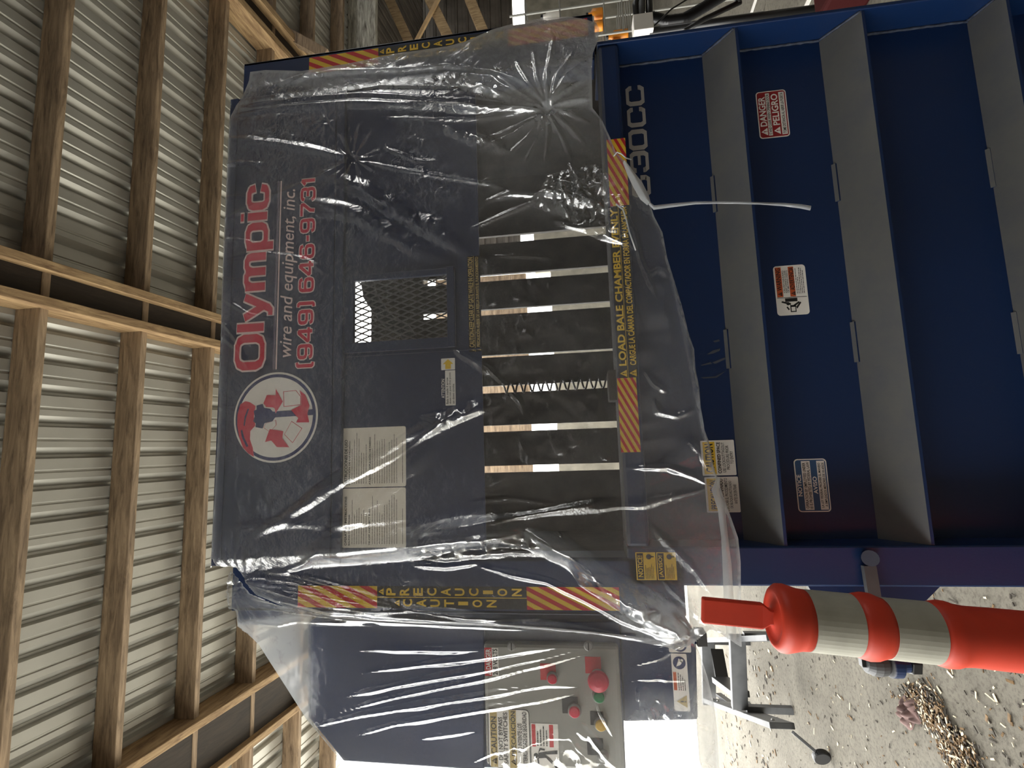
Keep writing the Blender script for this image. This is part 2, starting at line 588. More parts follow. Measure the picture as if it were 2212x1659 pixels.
class Decal:
    """lettering and printed shapes lying on a face that looks toward -Y; fractions run from the label's top left"""

    def __init__(s, x0, z0, x1, z1, Y):       # left, top, right, bottom
        s.x0, s.z0, s.x1, s.z1, s.Y = x0, z0, x1, z1, Y
        s.mb = MB()
        s.n = 0

    def pt(s, fx, fy):
        return s.x0 + (s.x1 - s.x0) * fx, s.z0 + (s.z1 - s.z0) * fy

    def y(s, lift):
        return s.Y - 0.0006 - 0.0004 * lift

    def rect(s, fx0, fy0, fx1, fy1, mat, lift=1):
        return s.poly([(fx0, fy0), (fx0, fy1), (fx1, fy1), (fx1, fy0)], mat, lift)

    def poly(s, pts, mat, lift=1):
        vs = []
        for fx, fy in pts:
            x, z = s.pt(fx, fy)
            vs.append((x, s.y(lift), z))
        # make it look toward -Y
        a = sum(vs[i][0] * vs[(i + 1) % len(vs)][2] - vs[(i + 1) % len(vs)][0] * vs[i][2] for i in range(len(vs)))
        if a < 0:
            vs.reverse()
        s.mb.add(vs, [tuple(range(len(vs)))], mat)
        return s

    def round_rect(s, mat, r, lift=0, inset=0.0):
        x0, x1 = s.x0 + inset, s.x1 - inset
        z0, z1 = s.z0 - inset, s.z1 + inset
        vs = []
        for cx, cz, a0 in ((x1 - r, z0 - r, 0), (x0 + r, z0 - r, 90), (x0 + r, z1 + r, 180), (x1 - r, z1 + r, 270)):
            for k in range(5):
                a = math.radians(a0 + k * 22.5)
                vs.append((cx + r * math.cos(a), s.y(lift), cz + r * math.sin(a)))
        s.mb.add(vs, [tuple(range(len(vs)))], mat)
        return s

    def disc(s, fx, fy, r, mat, lift=1, seg=48, r_in=0.0):
        cx, cz = s.pt(fx, fy)
        vs = [(cx + r * math.cos(2 * math.pi * k / seg), s.y(lift), cz + r * math.sin(2 * math.pi * k / seg)) for k in range(seg)]
        if r_in:
            vs += [(cx + r_in * math.cos(2 * math.pi * k / seg), s.y(lift), cz + r_in * math.sin(2 * math.pi * k / seg)) for k in range(seg)]
            s.mb.add(vs, [(k, (k + 1) % seg, seg + (k + 1) % seg, seg + k) for k in range(seg)], mat)
        else:
            s.mb.add(vs, [tuple(range(seg))], mat)
        return s

    def text(s, body, fx0, fy0, fx1, fy1, mat, bold=0.02, shear=0.0, lift=2, grow=0.0):
        vs, fs = glyphs(body, bold, shear)
        base, _ = glyphs(body, 0.0 if not grow else bold - grow, shear)   # an outline keeps the fit of the letters it surrounds
        lo, hi = base.min(0), base.max(0)
        ax, az = s.pt(fx0, fy1)
        bx, bz = s.pt(fx1, fy0)
        q = (vs - lo) / (hi - lo)
        P = [(ax + (bx - ax) * u, s.y(lift), az + (bz - az) * v) for u, v in q]
        s.mb.add(P, fs, mat)
        return s

    def warn(s, fx0, fy0, fx1, fy1, mat, mark, lift=2):      # warning triangle with its exclamation mark
        mx, h, w = (fx0 + fx1) / 2, fy1 - fy0, fx1 - fx0
        s.poly([(fx0, fy1), (fx1, fy1), (mx, fy0)], mat, lift)
        s.rect(mx - w * .06, fy0 + h * .36, mx + w * .06, fy0 + h * .7, mark, lift + 1)
        s.rect(mx - w * .06, fy0 + h * .78, mx + w * .06, fy0 + h * .9, mark, lift + 1)
        return s

    def lines(s, fx0, fx1, fys, mat, th, lift=2, seed=1):      # rows of print too small to read
        r = random.Random(seed)
        for fy in fys:
            x = fx0
            end = fx0 + (fx1 - fx0) * r.uniform(.55, 1.0)
            while x < end:
                w = r.uniform(.015, .06)
                s.rect(x, fy, min(x + w, end), fy + th, mat, lift)
                x += w + .009
        return s

    def stripes(s, fx0, fy0, fx1, fy1, n, slant, lift=1, vertical=False):
        """red and yellow hazard stripes, clipped to the box"""
        s.rect(fx0, fy0, fx1, fy1, 'yellow', lift)
        W, H = (s.x1 - s.x0) * (fx1 - fx0), (s.z0 - s.z1) * (fy1 - fy0)
        for k in range(-8, n + 8):
            p = 1.0 / n
            if vertical:
                pts = [(0, (k + 0) * p), (0, (k + .48) * p), (1, (k + .48) * p + slant), (1, k * p + slant)]
            else:
                pts = [(k * p, 0), ((k + .48) * p, 0), ((k + .48) * p + slant, 1), (k * p + slant, 1)]
            pts = clip01(pts)
            if len(pts) > 2:
                s.poly([(fx0 + (fx1 - fx0) * a, fy0 + (fy1 - fy0) * b) for a, b in pts], 'red', lift + 1)
        return s

    def build(s, name, parent, label=None):
        o = s.mb.build(name, parent)
        if label:
            o['label'] = label
        return o


# square-shouldered extended letters drawn as strokes: centre lines in a box 1 high, x-height .74
_A = lambda x0, y0, x1, y1, r=.2: [(x0 + r, y0), (x1 - r, y0), (x1 - r * .3, y0 + r * .3), (x1, y0 + r), (x1, y1 - r), (x1 - r * .3, y1 - r * .3), (x1 - r, y1), (x0 + r, y1), (x0 + r * .3, y1 - r * .3), (x0, y1 - r), (x0, y0 + r), (x0 + r * .3, y0 + r * .3), (x0 + r, y0)]
STROKES = {
    'O': (1.02, [_A(0, 0, 1.02, 1, .26)]),
    'l': (.0, [[(0, 0), (0, 1.02)]]),
    'y': (.74, [[(0, .74), (.38, .0)], [(.74, .74), (.33, -.18), (.22, -.28), (.08, -.28)]]),
    'm': (1.16, [[(0, 0), (0, .74)], [(0, .5), (.08, .68), (.22, .74), (.42, .74), (.54, .68), (.58, .54), (.58, 0)], [(.58, .5), (.66, .68), (.8, .74), (1.0, .74), (1.12, .68), (1.16, .54), (1.16, 0)]]),
    'p': (.78, [[(0, .74), (0, -.28)], [(0, .2), (.1, .04), (.24, 0), (.56, 0), (.72, .06), (.78, .2), (.78, .54), (.72, .68), (.56, .74), (.24, .74), (.1, .7), (0, .54)]]),
    'i': (.0, [[(0, 0), (0, .74)], [(0, .97), (0, 1.03)]]),
    'c': (.72, [[(.72, .52), (.68, .68), (.54, .74), (.2, .74), (.05, .68), (0, .54), (0, .2), (.05, .06), (.2, 0), (.54, 0), (.68, .06), (.72, .22)]]),
    '(': (.2, [[(.2, 1.1), (.06, 1.08), (0, 1.0), (0, -.02), (.06, -.1), (.2, -.12)]]),
    ')': (.2, [[(0, 1.1), (.14, 1.08), (.2, 1.0), (.2, -.02), (.14, -.1), (0, -.12)]]),
    '9': (.78, [[(.02, .16), (.06, .04), (.2, 0), (.58, 0), (.73, .06), (.78, .2), (.78, .8), (.73, .94), (.58, 1), (.2, 1), (.05, .94), (0, .82), (0, .6), (.05, .48), (.2, .42), (.78, .42)]]),
    '6': (.78, [[(.76, .84), (.72, .96), (.58, 1), (.2, 1), (.05, .94), (0, .8), (0, .2), (.05, .06), (.2, 0), (.58, 0), (.73, .06), (.78, .18), (.78, .4), (.73, .52), (.58, .58), (0, .58)]]),
    '4': (.86, [[(.64, 0), (.64, 1), (.52, 1), (0, .34), (0, .24), (.86, .24)]]),
    '7': (.78, [[(0, 1), (.78, 1), (.78, .84), (.36, .3), (.32, 0)]]),
    '3': (.78, [[(.02, .84), (.06, .96), (.2, 1), (.58, 1), (.73, .94), (.78, .82), (.78, .66), (.73, .55), (.62, .52), (.28, .52)], [(.62, .52), (.74, .48), (.78, .38), (.78, .18), (.73, .06), (.58, 0), (.2, 0), (.06, .04), (.0, .18)]]),
    '1': (.26, [[(0, .76), (.26, 1), (.26, 0)]]),
    '-': (.34, [[(0, .46), (.34, .46)]]),
    ' ': (.18, []),
}


def stroke_text(d, body, fx0, fy0, fx1, fy1, wid, gap, mat, lift, fat=1.5, edge=0.0):
    """stroked text: fy0 is the cap line, fy1 the baseline; wid is the stroke width in cap heights"""
    W = sum(STROKES[c_][0] + gap for c_ in body) - gap
    sx, pen = (fx1 - fx0) / W, 0.0
    H = (d.z0 - d.z1) * (fy1 - fy0)
    kx = (d.x1 - d.x0) * sx
    for c_ in body:
        w, pl = STROKES[c_]
        for P in pl:
            Q = [((pen + x) * kx + d.x0 + (d.x1 - d.x0) * fx0, d.z0 - (d.z0 - d.z1) * fy1 + y * H) for x, y in P]
            hx, hz = (wid * fat + edge) * H * .5, (wid + edge) * H * .5
            for (xa, za), (xb, zb) in zip(Q[:-1], Q[1:]):
                dx, dz = xb - xa, zb - za
                l = math.hypot(dx, dz) or 1e-6
                nx, nz = -dz / l * hx, dx / l * hz
                ex, ez = dx / l * hx * .35, dz / l * hz * .35
                vs = [(xa + nx - ex, za + nz - ez), (xa - nx - ex, za - nz - ez), (xb - nx + ex, zb - nz + ez), (xb + nx + ex, zb + nz + ez)]
                d.mb.add([(x, d.y(lift), z) for x, z in vs], [(0, 1, 2, 3)], mat)
                lift += .004
        pen += w + gap
    return d


def clip01(pts):
    for ax, lim, sg in ((0, 0, 1), (0, 1, -1), (1, 0, 1), (1, 1, -1)):
        out = []
        for i in range(len(pts)):
            a, b = pts[i - 1], pts[i]
            ina, inb = sg * (a[ax] - lim) >= -1e-9, sg * (b[ax] - lim) >= -1e-9
            if ina != inb:
                t = (lim - a[ax]) / (b[ax] - a[ax])
                out.append((a[0] + (b[0] - a[0]) * t, a[1] + (b[1] - a[1]) * t))
            if inb:
                out.append(b)
        pts = out
        if not pts:
            break
    return pts


def span(xt, yl, xb, yr, Y):
    """left, top, right, bottom of a label measured on the plane Y (xt/xb: its top and bottom, yl/yr: its left and right)"""
    a, b, c, d = at(xt, yl, Y), at(xb, yl, Y), at(xt, yr, Y), at(xb, yr, Y)
    return (a.x + b.x) / 2, (a.z + c.z) / 2, (c.x + d.x) / 2, (b.z + d.z) / 2


# ================================================================== the shed
def structure(mb, name, **k):
    o = mb.build(name, **k)
    o['kind'] = 'structure'
    return o


FX0, FX1, FY0, FY1 = -16, 12, -8, 18
mb = MB()
mb.add([(FX0, FY0, 0), (FX1, FY0, 0), (FX1, FY1, 0), (FX0, FY1, 0)], [(0, 1, 2, 3)], 'floor')
structure(mb, 'floor')
# yard beyond the open sides, sunlight put into its pale colour
mb = MB()
mb.add([(-40, -30, .004), (-4.9, -30, .004), (-4.9, 60, .004), (-40, 60, .004)], [(0, 1, 2, 3)], 'gravel')
mb.add([(-4.9, 7.4, .004), (20, 7.4, .004), (20, 60, .004), (-4.9, 60, .004)], [(0, 1, 2, 3)], 'gravel')
structure(mb, 'ground')

RX0, RX1, RY0 = -4.6, 8.5, -4.5
RY1 = atr(768, 50, .1).y                     # the pale eave beam on the far side


def roof_z(y):
    return ROOF_Z - ROOF_K * y


# ribbed roof sheet: tall ribs with a small stiffening rib between them
def ribbed(x0, x1, pitch):
    P = []
    x = x0
    while x < x1:
        P += [(x, 0), (x + .010, .036), (x + .024, .036), (x + .064, 0),
              (x + pitch * .55, 0), (x + pitch * .55 + .006, .006), (x + pitch * .55 + .014, .006), (x + pitch * .55 + .020, 0)]
        x += pitch
    return P


PITCH = 0.178
prof = ribbed(RX0, RX1, PITCH)
ys = [RY0, RY1]
vs = [(x, y, roof_z(y) + h) for y in ys for x, h in prof]
n = len(prof)
mb = MB().add(vs, [(i, i + 1, n + i + 1, n + i) for i in range(n - 1)], 'sheet')
roof = structure(mb, 'ceiling')
md = roof.modifiers.new('thickness', 'SOLIDIFY')
md.thickness = 0.002
md.offset = 1

# purlins across the roof
PH, PT = 0.155, 0.048
order = ['first', 'second', 'third', 'fourth', 'fifth', 'sixth', 'seventh', 'eighth', 'ninth', 'tenth', 'eleventh', 'twelfth', 'thirteenth', 'fourteenth']
pur_y = []
for px, py in ((70, 1080), (297, 1080), (450, 1080), (555, 1380), (652, 1540), (726, 1600)):
    pur_y.append(atr(px, py, PH).y)
print('purlins', [round(v, 3) for v in pur_y])
step = (pur_y[5] - pur_y[0]) / 5
allp = pur_y + [pur_y[5] + step * k for k in range(1, 8)]
allp = [y for y in allp if RY0 < y < RY1]
for i, y in enumerate(allp):
    mb = MB()
    z = roof_z(y)
    mb.box(RX0 + .05, RX1 - .05, y - PT, y, z - PH, z - 0.001, 'wood')
    o = mb.build('roof_purlin', bevel=0.004, origin=(0, y, z - PH))
    k = i
    o['label'] = 'brown weathered wooden purlin under the ribbed roof, %s counting away from the camera' % order[k]
    tag(o, None, 'roof beam', 'roof purlins')


# rafters: pairs of planks that run down the slope under the purlins
def rafter(label, xs, y0, y1, drop, wid, hgt):
    yc = (y0 + y1) / 2
    t = thing('roof_rafter', label, 'roof beam', (sum(xs) / len(xs), yc, roof_z(yc) - PH - hgt), 'roof rafters')
    for x in xs:                              # planks reach from the sheet to just below the purlins
        a = (x, y0, roof_z(y0) - (PH + hgt) / 2)
        b = (x, y1, roof_z(y1) - (PH + hgt) / 2)
        MB().bar(a, b, wid, PH + hgt - .004, 'wood_y').build('plank', t, bevel=.004)
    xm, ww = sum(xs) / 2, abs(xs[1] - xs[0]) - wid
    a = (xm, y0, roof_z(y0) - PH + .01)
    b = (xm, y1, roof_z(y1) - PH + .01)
    MB().bar(a, b, ww, .02, 'wood_shade').build('gap_shade', t)  # dark strip added for the shade in the gap between the planks
    return t


OFF = PH + .02
xa = [atr(x, y, OFF).x for x, y in ((0, 545), (240, 620), (470, 688))]
xb = [atr(x, y, OFF).x for x, y in ((0, 640), (240, 690), (470, 738))]
xc = [atr(x, y, OFF).x for x, y in ((380, 1603), (593, 1446))]
xd = [atr(x, y, OFF).x for x, y in ((447, 1659), (652, 1530))]
xe = [atr(x, y, OFF).x for x, y in ((510, 0), (590, 100))]
xf = [atr(x, y, OFF).x for x, y in ((560, 0), (600, 60))]
print('rafters', [[round(v, 2) for v in q] for q in (xa, xb, xc, xd, xe, xf)])
mean = lambda q: sum(q) / len(q)
rafter('pair of brown rafter planks running over the middle of the wrapped machine', [mean(xa), mean(xb)], RY0 + .1, RY1 - .1, 0.0, 0.055, 0.06)
rafter('pair of rafter planks seen at the lower left above the control cabinet', [mean(xc), mean(xd)], RY0 + .1, RY1 - .1, 0.0, 0.055, 0.06)
rafter('sunlit yellowish pair of rafter planks over the right top corner of the machine', [mean(xe), mean(xf)], RY0 + .1, RY1 - .1, 0.0, 0.07, 0.08)

# walls: the shed stands open on its left and far left sides
WB = 6.6
bw = at(1108, 40, WB).z
# far wall of dark siding laid in horizontal ribs, under a low lean-to roof
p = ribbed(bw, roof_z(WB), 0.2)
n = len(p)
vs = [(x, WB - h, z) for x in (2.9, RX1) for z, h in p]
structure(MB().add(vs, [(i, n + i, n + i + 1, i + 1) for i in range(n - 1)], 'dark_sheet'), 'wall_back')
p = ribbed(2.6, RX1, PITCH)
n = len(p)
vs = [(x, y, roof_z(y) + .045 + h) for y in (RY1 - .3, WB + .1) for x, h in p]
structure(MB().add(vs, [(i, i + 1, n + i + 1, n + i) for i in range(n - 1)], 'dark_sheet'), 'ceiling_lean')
# boarded middle of the far wall, seen only through the slots of the baler: boards above, a gap of daylight, a low block wall
for nm, z0_, z1_, m_ in (('wall_back_boards', 2.36, 3.9, 'wood'), ('wall_back_low', 0, 1.95, 'block')):
    structure(MB().box(-1.0, 2.88, WB, WB + .08, z0_, z1_, m_), nm)
structure(MB().box(2.88, RX1, WB, WB + .08, 0, bw - .22, 'block'), 'wall_back_right')
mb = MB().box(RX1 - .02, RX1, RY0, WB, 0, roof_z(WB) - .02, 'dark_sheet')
structure(mb, 'wall_right_unseen')  # unseen; closed in full to darken the floor on the right
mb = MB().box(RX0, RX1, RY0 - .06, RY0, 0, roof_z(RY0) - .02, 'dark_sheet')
structure(mb, 'wall_front_unseen')  # unseen, added behind the camera to block front light
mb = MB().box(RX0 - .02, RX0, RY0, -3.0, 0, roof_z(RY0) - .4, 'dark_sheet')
structure(mb, 'wall_left_unseen')  # unseen, added to cut light on the machine front

# ================================================================== the baler
FLOOR = 0.0
baler = thing('baler', 'tall blue vertical baler with ribbed steel door, wrapped in clear plastic film', 'baler', (0.44, 0.3, 0))

YP = 0.105                                    # depth of the door sheet behind the door frame
XL, XLI = at(1700, 1267, 0).x, at(1700, 1180, 0).x
XR = at(1280, 92, 0).x
ZT, ZB = at(1302, 300, 0).z, at(1349, 300, 0).z
TW = 0.012

# door
MB().box(XLI - .02, XR - TW, YP, YP + .012, 0.07, ZB + .02, 'blue').build('door_panel', baler)
MB().box(XLI - .003, XR - TW, 0, YP + .012, ZB, ZT, 'blue').build('door_top_bar', baler, bevel=0.012)
MB().box(XL, XLI, 0, YP + .012, 0.06, ZT, 'blue').build('door_side_bar', baler, bevel=0.005)
MB().box(XR - TW, XR, -0.002, YP + .16, 0.06, ZT + .002, 'blue').build('door_side_bar', baler, bevel=0.003)
MB().box(XL, XR, 0.0, YP, 0.03, 0.075, 'blue').build('door_bottom_bar', baler, bevel=0.004)
for xt, yt, xb_, yb in ((1517, 130, 1588, 72), (1770, 100, 1862, 37), (2161, 500, 2212, 228)):
    zt, zb = at(xt, yt, YP).z, at(xb_, yb, 0.004).z
    mb = MB()
    mb.prism_x([(YP, zt), (0.004, zb), (0.004, zb - .008), (YP, zb - .008)], XLI, XR - TW, 'blue')
    # welded tabs at the foot of the rib
    for fx in (.28, .60):
        x = XLI + (XR - XLI) * (1 - fx)
        mb.prism_x([(YP, zt + .007), (YP - .008, zt - .001), (YP - .006, zt - .012), (YP, zt - .012)], x - .12, x, 'blue')
    mb.build('door_rib', baler)
# weld beads where the door sheet and the ribs meet the right bar, and pale scuffs left by the sheet
bead = MB()
xr = XR - TW - .002
rz = [(at(a, b, YP).z, at(c_, d_, 0.004).z) for a, b, c_, d_ in ((1517, 130, 1588, 72), (1770, 100, 1862, 37), (2161, 500, 2212, 228))]
zc = [ZB] + [z for q in rz for z in q]
rr = random.Random(2)
for z0_, z1_ in ((zc[0], zc[1]), (zc[2] - .01, zc[3]), (zc[4] - .01, zc[5])):
    n = 24
    bead.tube([(xr + rr.uniform(-.0015, .0005), YP - .003, z0_ + (z1_ - z0_) * k / n) for k in range(n + 1)], [.0035 + rr.uniform(0, .002) for k in range(n + 1)], 'weld', 6)
for zt_, zb_ in rz:
    bead.tube([(xr, YP - .002 + (.006 - YP) * k / 10, zt_ + .003 + (zb_ - zt_) * k / 10) for k in range(11)], [.004 + rr.uniform(0, .0015) for k in range(11)], 'weld', 6)
bead.build('weld_bead', baler, smooth=True)
for pts in (((1526, 766), (1540, 757), (1556, 753), (1554, 758), (1540, 764)), ((1513, 789), (1535, 782), (1538, 786), (1516, 790)), ((1538, 783), (1566, 772), (1567, 776), (1545, 786)), ((1540, 737), (1553, 733), (1555, 737), (1544, 740)), ((1513, 815), (1545, 813), (1570, 800), (1548, 816), (1520, 818))):
    d = Decal(0, 1, 1, 0, YP)
    d.poly([(at(x, y, YP).x, 1 - at(x, y, YP).z) for x, y in pts], 'scuff', 0)
    d.build('scuff_mark', baler)
# hinge plate behind the left bar
hp = [at(x, y, .06) for x, y in ((1742, 1262), (1765, 1300), (1775, 1345), (1950, 1345), (2032, 1262))]
MB().prism([(p.x, p.z) for p in hp], .055, .075, 'blue').build('hinge_plate', baler)

# door latch: a lever from the bar to a clamp with a turn screw
p0, p1 = at(1876, 1222, -.012), at(1908, 1418, -.03)
latch = MB().bar(p0, p1, .016, .03, 'steel', up=(0, 0, 1)).tube([at(1880, 1206, .0), at(1880, 1206, -.03)], .02, 'blue', 16).build('latch_lever', baler)
c = at(1920, 1431, -.03)
k = (at(1920, 1431, -.03) - at(1920, 1441, -.03)).length / 10      # metres per picture pixel there
dz = lambda px: (1920 - px) * k
mb = MB()
mb.lathe([(13 * k, dz(1882)), (13 * k, dz(1860))], c, (0, 0, 1), 'black', 4)
mb.lathe([(24 * k, dz(1914)), (28 * k, dz(1908)), (30 * k, dz(1895)), (28 * k, dz(1880)), (22 * k, dz(1868))], c, (0, 0, 1), 'steel', 24)
mb.lathe([(31 * k, dz(1940)), (32 * k, dz(1938)), (32 * k, dz(1919)), (30 * k, dz(1916))], c, (0, 0, 1), 'blue', 24)
mb.lathe([(20 * k, dz(1958)), (20 * k, dz(1938))], c, (0, 0, 1), 'blue', 20)
mb.lathe([(25 * k, dz(1978)), (25 * k, dz(1958))], c, (0, 0, 1), 'black', 6)
mb.build('latch_clamp', baler, bevel=0.002)

# chamber behind the door
bx0, bx1 = XLI - .09, XR + .06
YBK = 0.86
zwall = at(802, 660, YBK).z
zs_top = at(912, 610, YBK).z
slots = [(508, 17), (591, 15), (666, 13), (763, 5), (836, 16), (922, 14), (1011, 15)]
edges = []
for y, wpx in slots:
    xa_, xb_ = at(1180, y + wpx / 2, YBK).x, at(1180, y - wpx / 2, YBK).x
    edges.append((xa_, xb_))
edges.sort()
mb = MB()
prev = bx0
for a, b in edges + [(bx1, bx1)]:
    mb.box(prev, a, YBK, YBK + .02, .45, zs_top, 'inside')
    prev = b
mb.box(bx0, bx1, YBK, YBK + .02, zs_top, zwall, 'inside')
mb.box(bx0, bx1, YBK, YBK + .02, .03, .45, 'inside')
mb.build('chamber_back_wall', baler)
MB().box(bx0 - .012, bx0, YP + .02, YBK + .02, 0.03, 2.25, 'inside').build('chamber_side_wall', baler)
MB().box(bx1, bx1 + .012, YP + .02, YBK + .02, 0.03, 2.25, 'inside').build('chamber_side_wall', baler)
MB().box(bx0, bx1, YP + .02, YBK, 0.03, 0.06, 'inside').build('chamber_floor', baler)
# hydraulic hose looping behind the mesh window, and the ram plate above it
MB().tube([at(785, 560, .6), at(800, 640, .55), at(835, 690, .5), at(875, 715, .5), at(905, 760, .55)], .03, 'black', 12).build('hydraulic_hose', baler, smooth=True)
zr0 = at(690, 700, .5).z
MB().box(bx0 + .06, bx1 - .06, .16, .80, zr0, zr0 + .10, 'inside').build('ram_plate', baler, bevel=.004)
# spring hanging in one of the gaps
pts = []
a0, a1 = at(1085, 840, YBK - .03), at(1312, 826, YBK - .03)
for k in range(0, 241):
    t = k / 240
    p = a0.lerp(a1, t)
    ang = t * 2 * math.pi * 12
    pts.append(p + Vector((math.cos(ang) * .024, math.sin(ang) * .024, 0)))
MB().tube(pts, .0045, 'steel', 6).build('coil_spring', baler, smooth=True)
c = at(1322, 835, .06)
MB().box(c.x - .045, c.x + .045, .02, .10, c.z - .02, c.z + .012, 'inside').build('spring_bracket', baler, bevel=.003)

# side posts of the press frame (the left door bar and post share a face)
PLO, PLI = at(1000, 1326, 0.0).x, at(1000, 1326, 0.0).x + .155
PRO = at(900, 84, 0.0).x
ZPL, ZPR = at(500, 1290, 0).z, at(527, 140, 0).z
mb = MB()
ZP0 = at(1481, 1300, 0).z
mb.box(PLO, PLI, 0.0, .012, ZP0, ZPL, 'blue')
mb.box(PLO, PLO + .012, 0.0, .10, ZP0, ZPL, 'blue')
mb.box(PLI - .012, PLI, 0.0, .10, ZP0, ZPL, 'blue')
mb.build('side_post', baler, bevel=.003)
mb = MB()
mb.box(PRO - .155, PRO, 0.0, .012, ZT + .01, ZPR, 'blue')
mb.box(PRO - .012, PRO, 0.0, .10, ZT + .01, ZPR, 'blue')
mb.box(PRO - .155, PRO - .143, 0.0, .10, ZT + .01, ZPR, 'blue')
mb.build('side_post', baler, bevel=.003)
for x0, x1, zt in ((PLO, PLO + .012, ZPL), (PRO - .012, PRO, ZPR)):
    MB().box(x0, x1, .10, .95, 1.43 if x0 > 0 else 1.36, zt - .02, 'blue').build('side_plate', baler)

# rusty guard plate behind the right post
a, b = at(1040, 118, .98), at(1284, 62, .98)
MB().box(a.x - .06, b.x + .01, .955, .97, b.z, a.z, 'rusty').build('guard_plate', baler, bevel=.002)
MB().box(b.x + .01, b.x + .05, .95, .97, b.z, a.z, 'white').build('guard_edge', baler, bevel=.002)

# header box with the maker's name
YH = -0.012
HX0, HX1 = at(465, 1222, YH).x, at(500, 216, YH).x
HZ1, HZ0 = at(458, 1222, YH).z, at(736, 900, YH).z
mb = MB().box(HX0, HX1, YH, .004, HZ0 + .03, HZ1, 'blue_clean')
mb.box(HX0, HX1, .004, .42, HZ1 - .012, HZ1, 'blue_clean')
mb.box(HX0, HX1, YH - .004, YH, HZ1 - .03, HZ1 + .001, 'blue_clean')
mb.build('header_panel', baler, bevel=.004)
MB().box(HX0 + .004, HX1 - .004, YH + .004, .01, HZ0, HZ0 + .03, 'blue_clean').build('header_lip', baler, bevel=.003)

# feed gate with a mesh window
YG = 0.010
GZ0 = at(1041, 800, YG).z
wx0, wx1 = at(870, 735, YG).x, at(870, 601, YG).x
wz1, wz0 = at(766, 670, YG).z, at(969, 670, YG).z
gx0, gx1 = HX0 - .01, HX1 + .02
mb = MB()
for a, b, c_, d in ((gx0, wx0, GZ0, HZ0 + .02), (wx1, gx1, GZ0, HZ0 + .02), (wx0, wx1, GZ0, wz0), (wx0, wx1, wz1, HZ0 + .02)):
    mb.box(a, b, YG, YG + .006, c_, d, 'blue_clean')
gate = mb.build('feed_gate', baler)
fx0, fx1 = at(870, 757, YG).x, at(870, 588, YG).x
fz1, fz0 = at(745, 670, YG).z, at(985, 670, YG).z
mb = MB()
mb.box(fx0, wx0, YG - .008, YG, fz0, fz1, 'blue_clean')
mb.box(wx1, fx1, YG - .008, YG, fz0, fz1, 'blue_clean')
mb.box(wx0, wx1, YG - .008, YG, wz1, fz1, 'blue_clean')
mb.box(fx0, fx1, YG - .020, YG, fz0, wz0, 'blue_clean')
mb.build('window_frame', baler, bevel=.002)
mb = MB()
dw, dh = .0205, .052                          # diamonds of expanded metal
W_, H_ = wx1 - wx0, wz1 - wz0
for sgn in (1, -1):
    k = -int(H_ / dh) - 2
    while k * dw < W_ + dw:
        # line x = k*dw + sgn * t * dw/dh
        xa_ = k * dw if sgn > 0 else (k + int(H_ / dh) + 2) * dw
        t0, t1 = 0.0, H_
        f0 = lambda t: xa_ + sgn * t * dw / dh
        pts = clip01([(f0(0) / W_, 0), (f0(H_) / W_, 1), (f0(H_) / W_ + 1e-5, 1)])
        seg = [(f0(t), t) for t in np.linspace(0, H_, 60) if 0 <= f0(t) <= W_]
        if len(seg) > 1:
            a, b = seg[0], seg[-1]
            mb.bar((wx0 + a[0], YG + .004, wz0 + a[1]), (wx0 + b[0], YG + .004, wz0 + b[1]), .0042, .003, 'mesh', up=(0, 1, 0))
        k += 1
mb.build('window_mesh', baler)
# seam down the gate beside the window
a = at(736, 771, YG)
MB().box(a.x - .002, a.x + .002, YG - .004, YG, GZ0, HZ0, 'blue_clean').build('gate_seam', baler)

# ------------------------------------------------------------------ lettering on the machine
E_ = 1e-9
# maker's name
d = Decal(*span(512, 798, 690, 392, YH), YH)
for eg, m_, lf in ((.13, 'pink', 1), (0, 'crimson', 3)):
    stroke_text(d, 'Olympic', .025, .045, .972, .345, .175, .40, m_, lf, 1.75, eg)
    stroke_text(d, '(949) 646-9731', .010, .775, .985, .925, .19, .36, m_, lf, 1.35, eg * 1.1)
d.rect(0, .475, 1, .492, 'pink').rect(0, .478, 1, .489, 'navy', 2).rect(0, .506, 1, .523, 'pink')
d.text('wire and equipment, inc.', .06, .545, .945, .735, 'pink', .006, .28, 2)
d.build('maker_lettering', baler, 'red lettering with pale outlines')
# round badge
l, t, r, b = span(506, 1000, 687, 804, YH)
d = Decal(l, t, r, b, YH)
R_ = (r - l + t - b) / 4
cx, cz = (l + r) / 2, (t + b) / 2


def bd(pts, mat, lift):                       # zoomed drawing points -> badge
    d.poly([(.5 + (1308 - zy) / 215 * .5, .5 - (348 - zx) / 215 * .5) for zx, zy in pts], mat, lift)


d.disc(.5, .5, R_, 'white', 1).disc(.5, .5, R_ * .955, 'navy', 2).disc(.5, .5, R_ * .885, 'white', 3)
bd([(245, 1492), (215, 1475), (185, 1445), (165, 1395), (153, 1340), (152, 1290), (165, 1240), (190, 1226), (215, 1232), (245, 1252), (238, 1300), (247, 1345), (222, 1370), (222, 1410), (238, 1450)], 'crimson', 4)
bd([(190, 1300), (205, 1262), (212, 1265), (198, 1305), (192, 1345), (186, 1342)], 'navy', 5)
bd([(205, 1445), (180, 1400), (172, 1365), (180, 1362), (192, 1400), (215, 1440)], 'navy', 5)
bd([(250, 1250), (282, 1243), (290, 1262), (322, 1268), (335, 1282), (545, 1279), (545, 1306), (348, 1310), (335, 1328), (295, 1335), (285, 1360), (248, 1352), (250, 1335), (236, 1325), (242, 1300), (236, 1275), (252, 1268)], 'navy', 5)
bd([(286, 1240), (302, 1202), (348, 1204), (348, 1174), (386, 1236), (350, 1292), (345, 1268), (335, 1262), (300, 1258)], 'crimson', 6)
